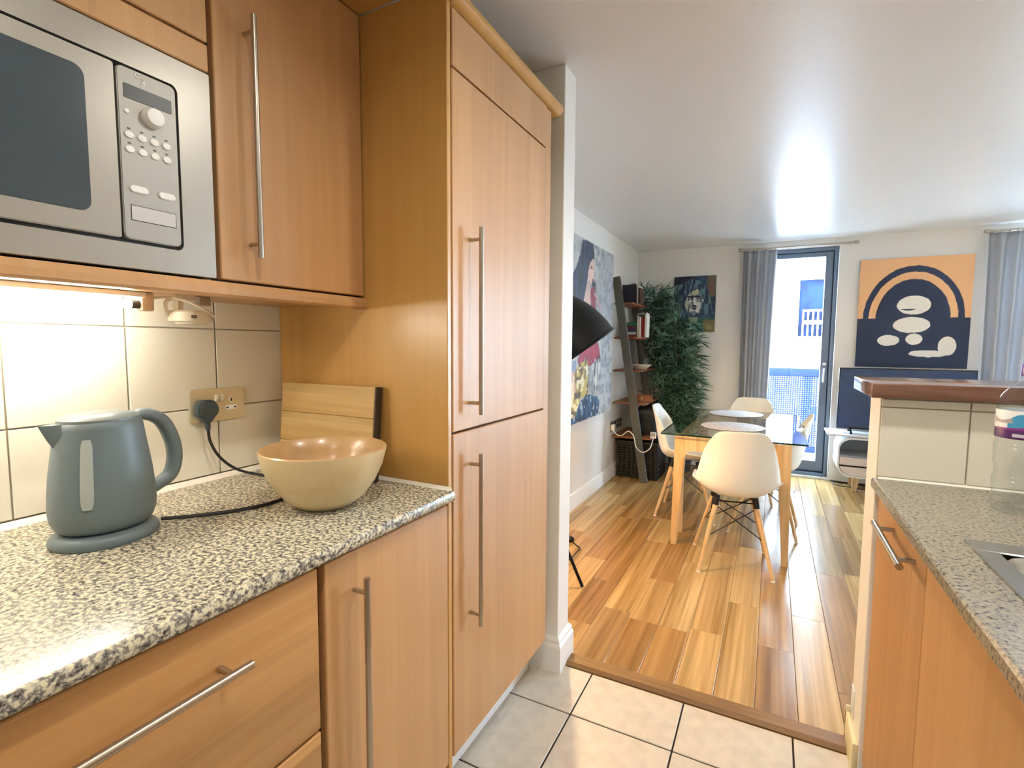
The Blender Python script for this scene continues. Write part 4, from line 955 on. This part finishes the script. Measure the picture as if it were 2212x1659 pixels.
book('brown book at the outer end of the top ladder shelf', -1.142, -1.128, 4.775, 4.92, z1_, z1_+.145, '#54382a', 'stand')
z2_ = 1.3385; zz = z2_
for h_, w_, col, lb_ in ((.022, .12, '#8d2f2a', 'dark red book at the bottom of the lying stack on the ladder shelf'), (.028, .115, '#d6d2cc', 'white book second from the bottom of the lying stack'), (.024, .105, '#35426b', 'navy book in the middle of the lying stack'), (.030, .10, '#7a2733', 'maroon book near the top of the lying stack'), (.034, .118, '#1f6b4c', 'green book on top of the lying stack')):
    book(lb_, -1.255, -1.255+w_, 4.70, 4.86, zz, zz+h_, col); zz += h_
for x_, w_, h_, col, lb_ in ((-1.128, .016, .20, '#e6e2d8', 'cream book standing beside the lying stack'), (-1.110, .02, .185, '#efece6', 'white book standing between cream and red books'), (-1.088, .013, .19, '#a3262c', 'bright red book standing on the second ladder shelf'), (-1.073, .011, .175, '#8a1f26', 'thin dark red book beside the bright red one'), (-1.060, .016, .205, '#ece8df', 'tall white book at the outer end of the second ladder shelf')):
    book(lb_, x_, x_+w_, 4.70, 4.83, z2_, z2_+h_, col, 'stand')
book('grey book lying flat across the standing books', -1.126, -1.048, 4.705, 4.85, z2_+.2055, z2_+.225, '#8d8a86')
z3_ = 1.0345
t = thing('serving_bowl', 'shallow oval cream bowl on the middle ladder shelf', 'bowl', (-1.115, 4.84, z3_))
MB().lathe([(0, 0), (.045, 0), (.05, .003), (.075, .022), (.098, .045), (.095, .047), (.072, .028), (.045, .010), (0, .008)], 32, (-1.115, 4.84, z3_), 1, .8).build('shell', plain('cream_ceramic', '#e0d8c4', .4), t)
t = thing('drinking_glass', 'clear tumbler standing behind the cream bowl on the ladder shelf', 'glass', (-1.11, 4.99, z3_))
MB().lathe([(0, 0), (.026, 0), (.03, .10), (.0285, .10), (.0245, .008), (0, .008)], 24, (-1.10, 4.99, z3_)).build('tumbler', thin_glass('tumbler_glass', (.93, .96, .96)), t)
z4_ = .7315
t = thing('wooden_box', 'red-brown wooden box on the fourth ladder shelf', 'box', (-1.09, 4.86, z4_))
m = MB(); m.box(-1.165, -1.015, 4.80, 4.812, z4_, z4_+.052).box(-1.165, -1.015, 4.918, 4.93, z4_, z4_+.052).box(-1.165, -1.153, 4.812, 4.918, z4_, z4_+.052).box(-1.027, -1.015, 4.812, 4.918, z4_, z4_+.052).box(-1.153, -1.027, 4.812, 4.918, z4_, z4_+.008)
m.build('box_body', wood('cedar', '#a5663f', '#7d4527', 'X', 50, 3, None, 0, .5), t, smooth=False)
MB().box(-1.10, -1.08, 4.797, 4.80, z4_+.02, z4_+.04).build('clasp', STEEL, t, smooth=False)
z5_ = .4115
t = thing('charcoal_storage_box', 'charcoal fabric box on the lowest ladder shelf', 'box', (-1.05, 4.95, z5_))
m = MB(); m.box(-1.16, -.965, 4.80, 5.10, z5_, z5_+.21, .006); m.build('box_body', plain('charcoal_cloth', '#26282d', .8, noise=.5, bscale=25), t)
MB().box(-1.165, -.96, 4.795, 5.105, z5_+.19, z5_+.235, .006).build('lid', plain('charcoal_lid', '#33363c', .8), t)
t = thing('power_adapter', 'small white power adapter hanging at the edge of the lowest shelf', 'adapter', (-.94, 4.66, z5_))
MB().box(-.968, -.918, 4.64, 4.665, z5_, z5_+.058, .004).build('body', WHITEPL, t)
MB().box(-.962, -.924, 4.6385, 4.641, z5_+.022, z5_+.05).build('print', plain('adapter_print', '#a7a8a6', .6), t, smooth=False)
MB().tube(bez([(-1.30, 4.60, .50), (-1.285, 4.60, .44), (-1.22, 4.58, .425), (-1.15, 4.56, .475), (-1.10, 4.56, .43), (-1.075, 4.56, .335), (-1.016, 4.56, .292), (-.955, 4.57, .33), (-.940, 4.62, .40), (-.942, 4.652, z5_+.002)]), .0045, 8).build('cord', WHITEPL, t)
# living-room socket with a white plug
t = thing('wall_socket', 'dark steel double socket low on the wall beside the ladder shelf', 'socket', (-1.329, 4.75, .50))
MB().prism(rrect(4.545, 4.98, .452, .552, .008), 'X', -1.3295, -1.322, .002).build('faceplate', plain('socket_chrome', '#d5d3cd', .3, .3), t)
for k in range(4):
    for j in range(2): MB().box(-1.322, -1.3205, 4.575+k*.10, 4.645+k*.10, .462+j*.042, .498+j*.042).build('insert', BLACKPL, t, smooth=False)
t = thing('white_plug', 'white mains plug in the low socket by the ladder shelf', 'plug', (-1.31, 4.60, .47))
MB().box(-1.3195, -1.288, 4.575, 4.625, .465, .52, .006).build('body', WHITEPL, t)
MB().tube([(-1.30, 4.60, .467), (-1.298, 4.60, .45)], [.007, .005], 10).build('cord_grip', WHITEPL, t)

# black wicker basket under the shelf
t = thing('wicker_basket', 'black wicker storage basket on the floor under the ladder shelf', 'basket', (-1.12, 4.93, 0))
bx0, bx1, by0, by1, bz = -1.308, -.91, 4.715, 5.12, .335
m = MB()
for k in range(14):
    z_ = .004+k*.0235; e = .0025*(k % 2)
    m.box(bx0+.006-e, bx1-.006+e, by0+.006-e, by0+.016, z_, z_+.021, .004, 1); m.box(bx0+.006-e, bx1-.006+e, by1-.016, by1-.006+e, z_, z_+.021, .004, 1)
    m.box(bx0+.006-e, bx0+.016, by0+.016, by1-.016, z_, z_+.021, .004, 1); m.box(bx1-.016, bx1-.006+e, by0+.016, by1-.016, z_, z_+.021, .004, 1)
m.build('weave', WICK, t, kind='stuff')
m = MB()
for k in range(9):
    xx = bx0+.02+(bx1-bx0-.04)*k/8; m.box(xx-.008, xx+.008, by0, by0+.008, 0, bz-.01, .003, 1)
    yy = by0+.02+(by1-by0-.04)*k/8; m.box(bx1-.008, bx1, yy-.008, yy+.008, 0, bz-.01, .003, 1)
m.build('uprights', WICK, t)
MB().box(bx0, bx1, by0, by1, bz-.012, bz+.02, .008).build('lid', WICK, t)

# ------------------------------------------------------------------ bamboo plant
t = thing('bamboo_plant', 'tall dark green bamboo plant in the corner behind the ladder shelf', 'plant', (-.93, 5.27, 0))
MB().lathe([(0, 0), (.10, 0), (.125, .22), (.13, .25), (.122, .25), (.115, .21), (0, .21)], 32, (-.80, 5.30, 0)).build('pot', plain('charcoal_pot', '#24262a', .6), t)
r = random.Random(4); stems = []
for k in range(14):
    a = r.uniform(0, 2*math.pi); rr_0 = r.uniform(.01, .08); bx_, by_ = -.80+rr_0*math.cos(a), 5.30+rr_0*math.sin(a)
    hh = r.uniform(1.25, 1.86); ln = r.uniform(.02, .25)
    tx = bx_+(-.30 if k % 3 == 0 else r.uniform(-.22, .06))*1.0; ty = min(5.46, max(5.08, by_+r.uniform(-.2, .12)))
    stems.append([(bx_, by_, .2), (bx_*.6+tx*.4, by_*.6+ty*.4, hh*.55), (tx, ty, hh)])
m = MB()
for s_ in stems: m.tube(bez(s_, 8), .0055, 6)
m.build('stems', STEM, t)
def leaf_quad(m, p, d, ln, w, up):
    d = d.normalized(); side = d.cross(up); side = side.normalized() if side.length > 1e-3 else Vector((1, 0, 0))
    mid = p+d*ln*.45; end = p+d*ln+Vector((0, 0, -ln*.22)); f_ = side.cross(d)*(-w*.25)
    a = m.bm.verts.new(p); b_ = m.bm.verts.new(mid+side*w/2+f_); c = m.bm.verts.new(end); e = m.bm.verts.new(mid-side*w/2+f_)
    m.bm.faces.new((a, b_, c)); m.bm.faces.new((a, c, e))
ms = [MB(), MB()]
def spray(q, big=1.0):
    base_a = r.uniform(0, 2*math.pi); out = Vector((math.cos(base_a), math.sin(base_a)*.8, r.uniform(-.1, .6)))
    if q.y > 5.36: out.y = -abs(out.y)
    if q.x < -1.2: out.x = abs(out.x)
    twig = q+out*r.uniform(.03, .12)
    m = ms[0 if r.random() < .5 else 1]
    for k in range(r.randint(5, 8)):
        d = out.normalized()+Vector((r.uniform(-.9, .9), r.uniform(-.9, .9), r.uniform(-.7, .6)))
        ln = r.uniform(.09, .16)*big; e = twig+d.normalized()*ln
        if e.y > 5.485 or e.x < -1.30 or twig.y > 5.485 or (e.y < 5.235 and e.x < railx(e.z)+.12) or (e.x > -.87 and e.z > 1.5): continue
        leaf_quad(m, twig, d, ln, r.uniform(.011, .018), Vector((0, 0, 1)))
for s_ in stems:
    pth = bez(s_, 16)
    for q in pth:
        if q.z < .45: continue
        for _ in range(2): spray(Vector(q)+Vector((r.uniform(-.06, .06), r.uniform(-.05, .05), r.uniform(-.04, .04))))
for _ in range(300):      # crown filling the corner as in the photo: leaning towards the room at mid height
    z_ = r.uniform(.55, 1.82); f_ = (z_-.55)/1.27
    xc = np.interp(z_, [.5, .9, 1.2, 1.5, 1.85], [-.98, -.93, -.95, -1.04, -1.07]); hw = np.interp(z_, [.5, .9, 1.2, 1.5, 1.85], [.12, .19, .20, .17, .11])
    spray(Vector((max(-1.27, xc+r.uniform(-hw, hw)), r.uniform(5.22, 5.42), z_)))
ms[0].build('foliage', LEAF, t, smooth=False, kind='stuff'); ms[1].build('foliage', LEAF2, t, smooth=False, kind='stuff')

# ------------------------------------------------------------------ balcony and the house opposite
setp(MB().box(-1.5, 3.4, 5.78, 6.98, -.2, -.03).build('balcony_floor', plain('balcony_slab', '#b8b9b6', .8), smooth=False), kind='structure')
t = thing('balcony_railing', 'blue-grey balcony railing with perforated metal panel outside the door', 'railing', (.9, 6.9, -.03))
MB().box(-1.4, 3.3, 6.87, 6.93, .91, 1.0, .004).build('top_rail', RAIL, t)
MB().box(-1.4, 3.3, 6.88, 6.92, -.0, .06, .004).build('bottom_rail', RAIL, t)
for x_ in (-1.38, .52, 1.9, 3.28): MB().box(x_-.02, x_+.02, 6.885, 6.915, -.03, .91, .002).build('post', RAIL, t)
m = MB(); px_ = .024
for k in range(int(2.4/px_)):
    xx = -.9+k*px_; m.box(xx, xx+.0145, 6.897, 6.900, .06, .91)
for k in range(int(.85/px_)+1):
    zz_ = .06+k*px_; m.box(-.9, 1.5, 6.8965, 6.9005, zz_, zz_+.0145)
m.build('perforated_panel', RAIL, t, smooth=False, kind='stuff')
t = thing('house', 'white rendered house across from the balcony with one large window', 'building', (.5, 13.4, -6))
wx0, wx1, wz0, wz1 = .43, 1.55, 1.43, 2.80
m = MB(); m.box(-6, wx0, 13.0, 13.5, -6, 7).box(wx1, 8, 13.0, 13.5, -6, 7).box(wx0, wx1, 13.0, 13.5, wz1, 7).box(wx0, wx1, 13.0, 13.5, -6, wz0)
m.build('wall', EXTW, t, smooth=False)
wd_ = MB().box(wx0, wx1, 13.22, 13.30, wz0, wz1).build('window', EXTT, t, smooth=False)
m = MB(); m.box(wx0, wx0+.05, 13.15, 13.22, wz0, wz1).box(wx1-.05, wx1, 13.15, 13.22, wz0, wz1).box(wx0+.05, wx1-.05, 13.15, 13.22, wz1-.05, wz1).box(wx0+.05, wx1-.05, 13.15, 13.22, wz0, wz0+.04)
m.build('window_frame', EXTW, wd_, smooth=False)
rl = MB().box(wx0+.12, wx1, 12.95, 12.99, 2.03, 2.07).box(wx0+.02, wx1, 12.95, 12.99, wz0, wz0+.05).box(wx0+.12, wx1, 12.95, 12.99, 1.75, 1.83).build('window_rail', EXTW, t, smooth=False)
for k in range(11):
    xx = wx0+.12+k*.095; MB().box(xx, xx+.03, 12.955, 12.985, wz0+.05, 2.03).build('baluster', EXTW, rl, smooth=False)
m = MB()
for k in range(40):
    z_ = -.2+k*.085; w_ = r.uniform(.06, .16); m.box(.125-w_, .125, 12.985, 13.0, z_, z_+.045)
m.build('bricks', BRICK, t, smooth=False, kind='stuff')
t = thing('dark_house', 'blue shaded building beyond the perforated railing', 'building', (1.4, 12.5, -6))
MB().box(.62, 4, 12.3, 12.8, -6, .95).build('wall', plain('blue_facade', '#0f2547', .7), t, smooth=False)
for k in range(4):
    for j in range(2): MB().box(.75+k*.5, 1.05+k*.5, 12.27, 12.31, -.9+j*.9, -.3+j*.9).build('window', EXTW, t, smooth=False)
setp(MB().box(-30, 30, 7.0, 60, -6.2, -6).build('ground', plain('street', '#9a9a98', .9), smooth=False), kind='structure')

# ------------------------------------------------------------------ unseen ceiling light added to brighten the living room, past the right edge
t = thing('fill_ceiling_light', 'added unseen round fill light on the living-room ceiling beyond the breakfast bar', 'light', (2.35, 3.5, H-.09))
MB().lathe([(0, 0), (.06, 0), (.06, -.02), (0, -.02)], 28, (2.35, 3.5, H)).build('ceiling_plate', WHITEPL, t)
MB().lathe([(0, -.09), (.10, -.085), (.15, -.06), (.17, -.035), (.165, -.02), (0, -.02)], 40, (2.35, 3.5, H)).build('diffuser', emit('fill_glow', (1, .93, .82), 14), t)
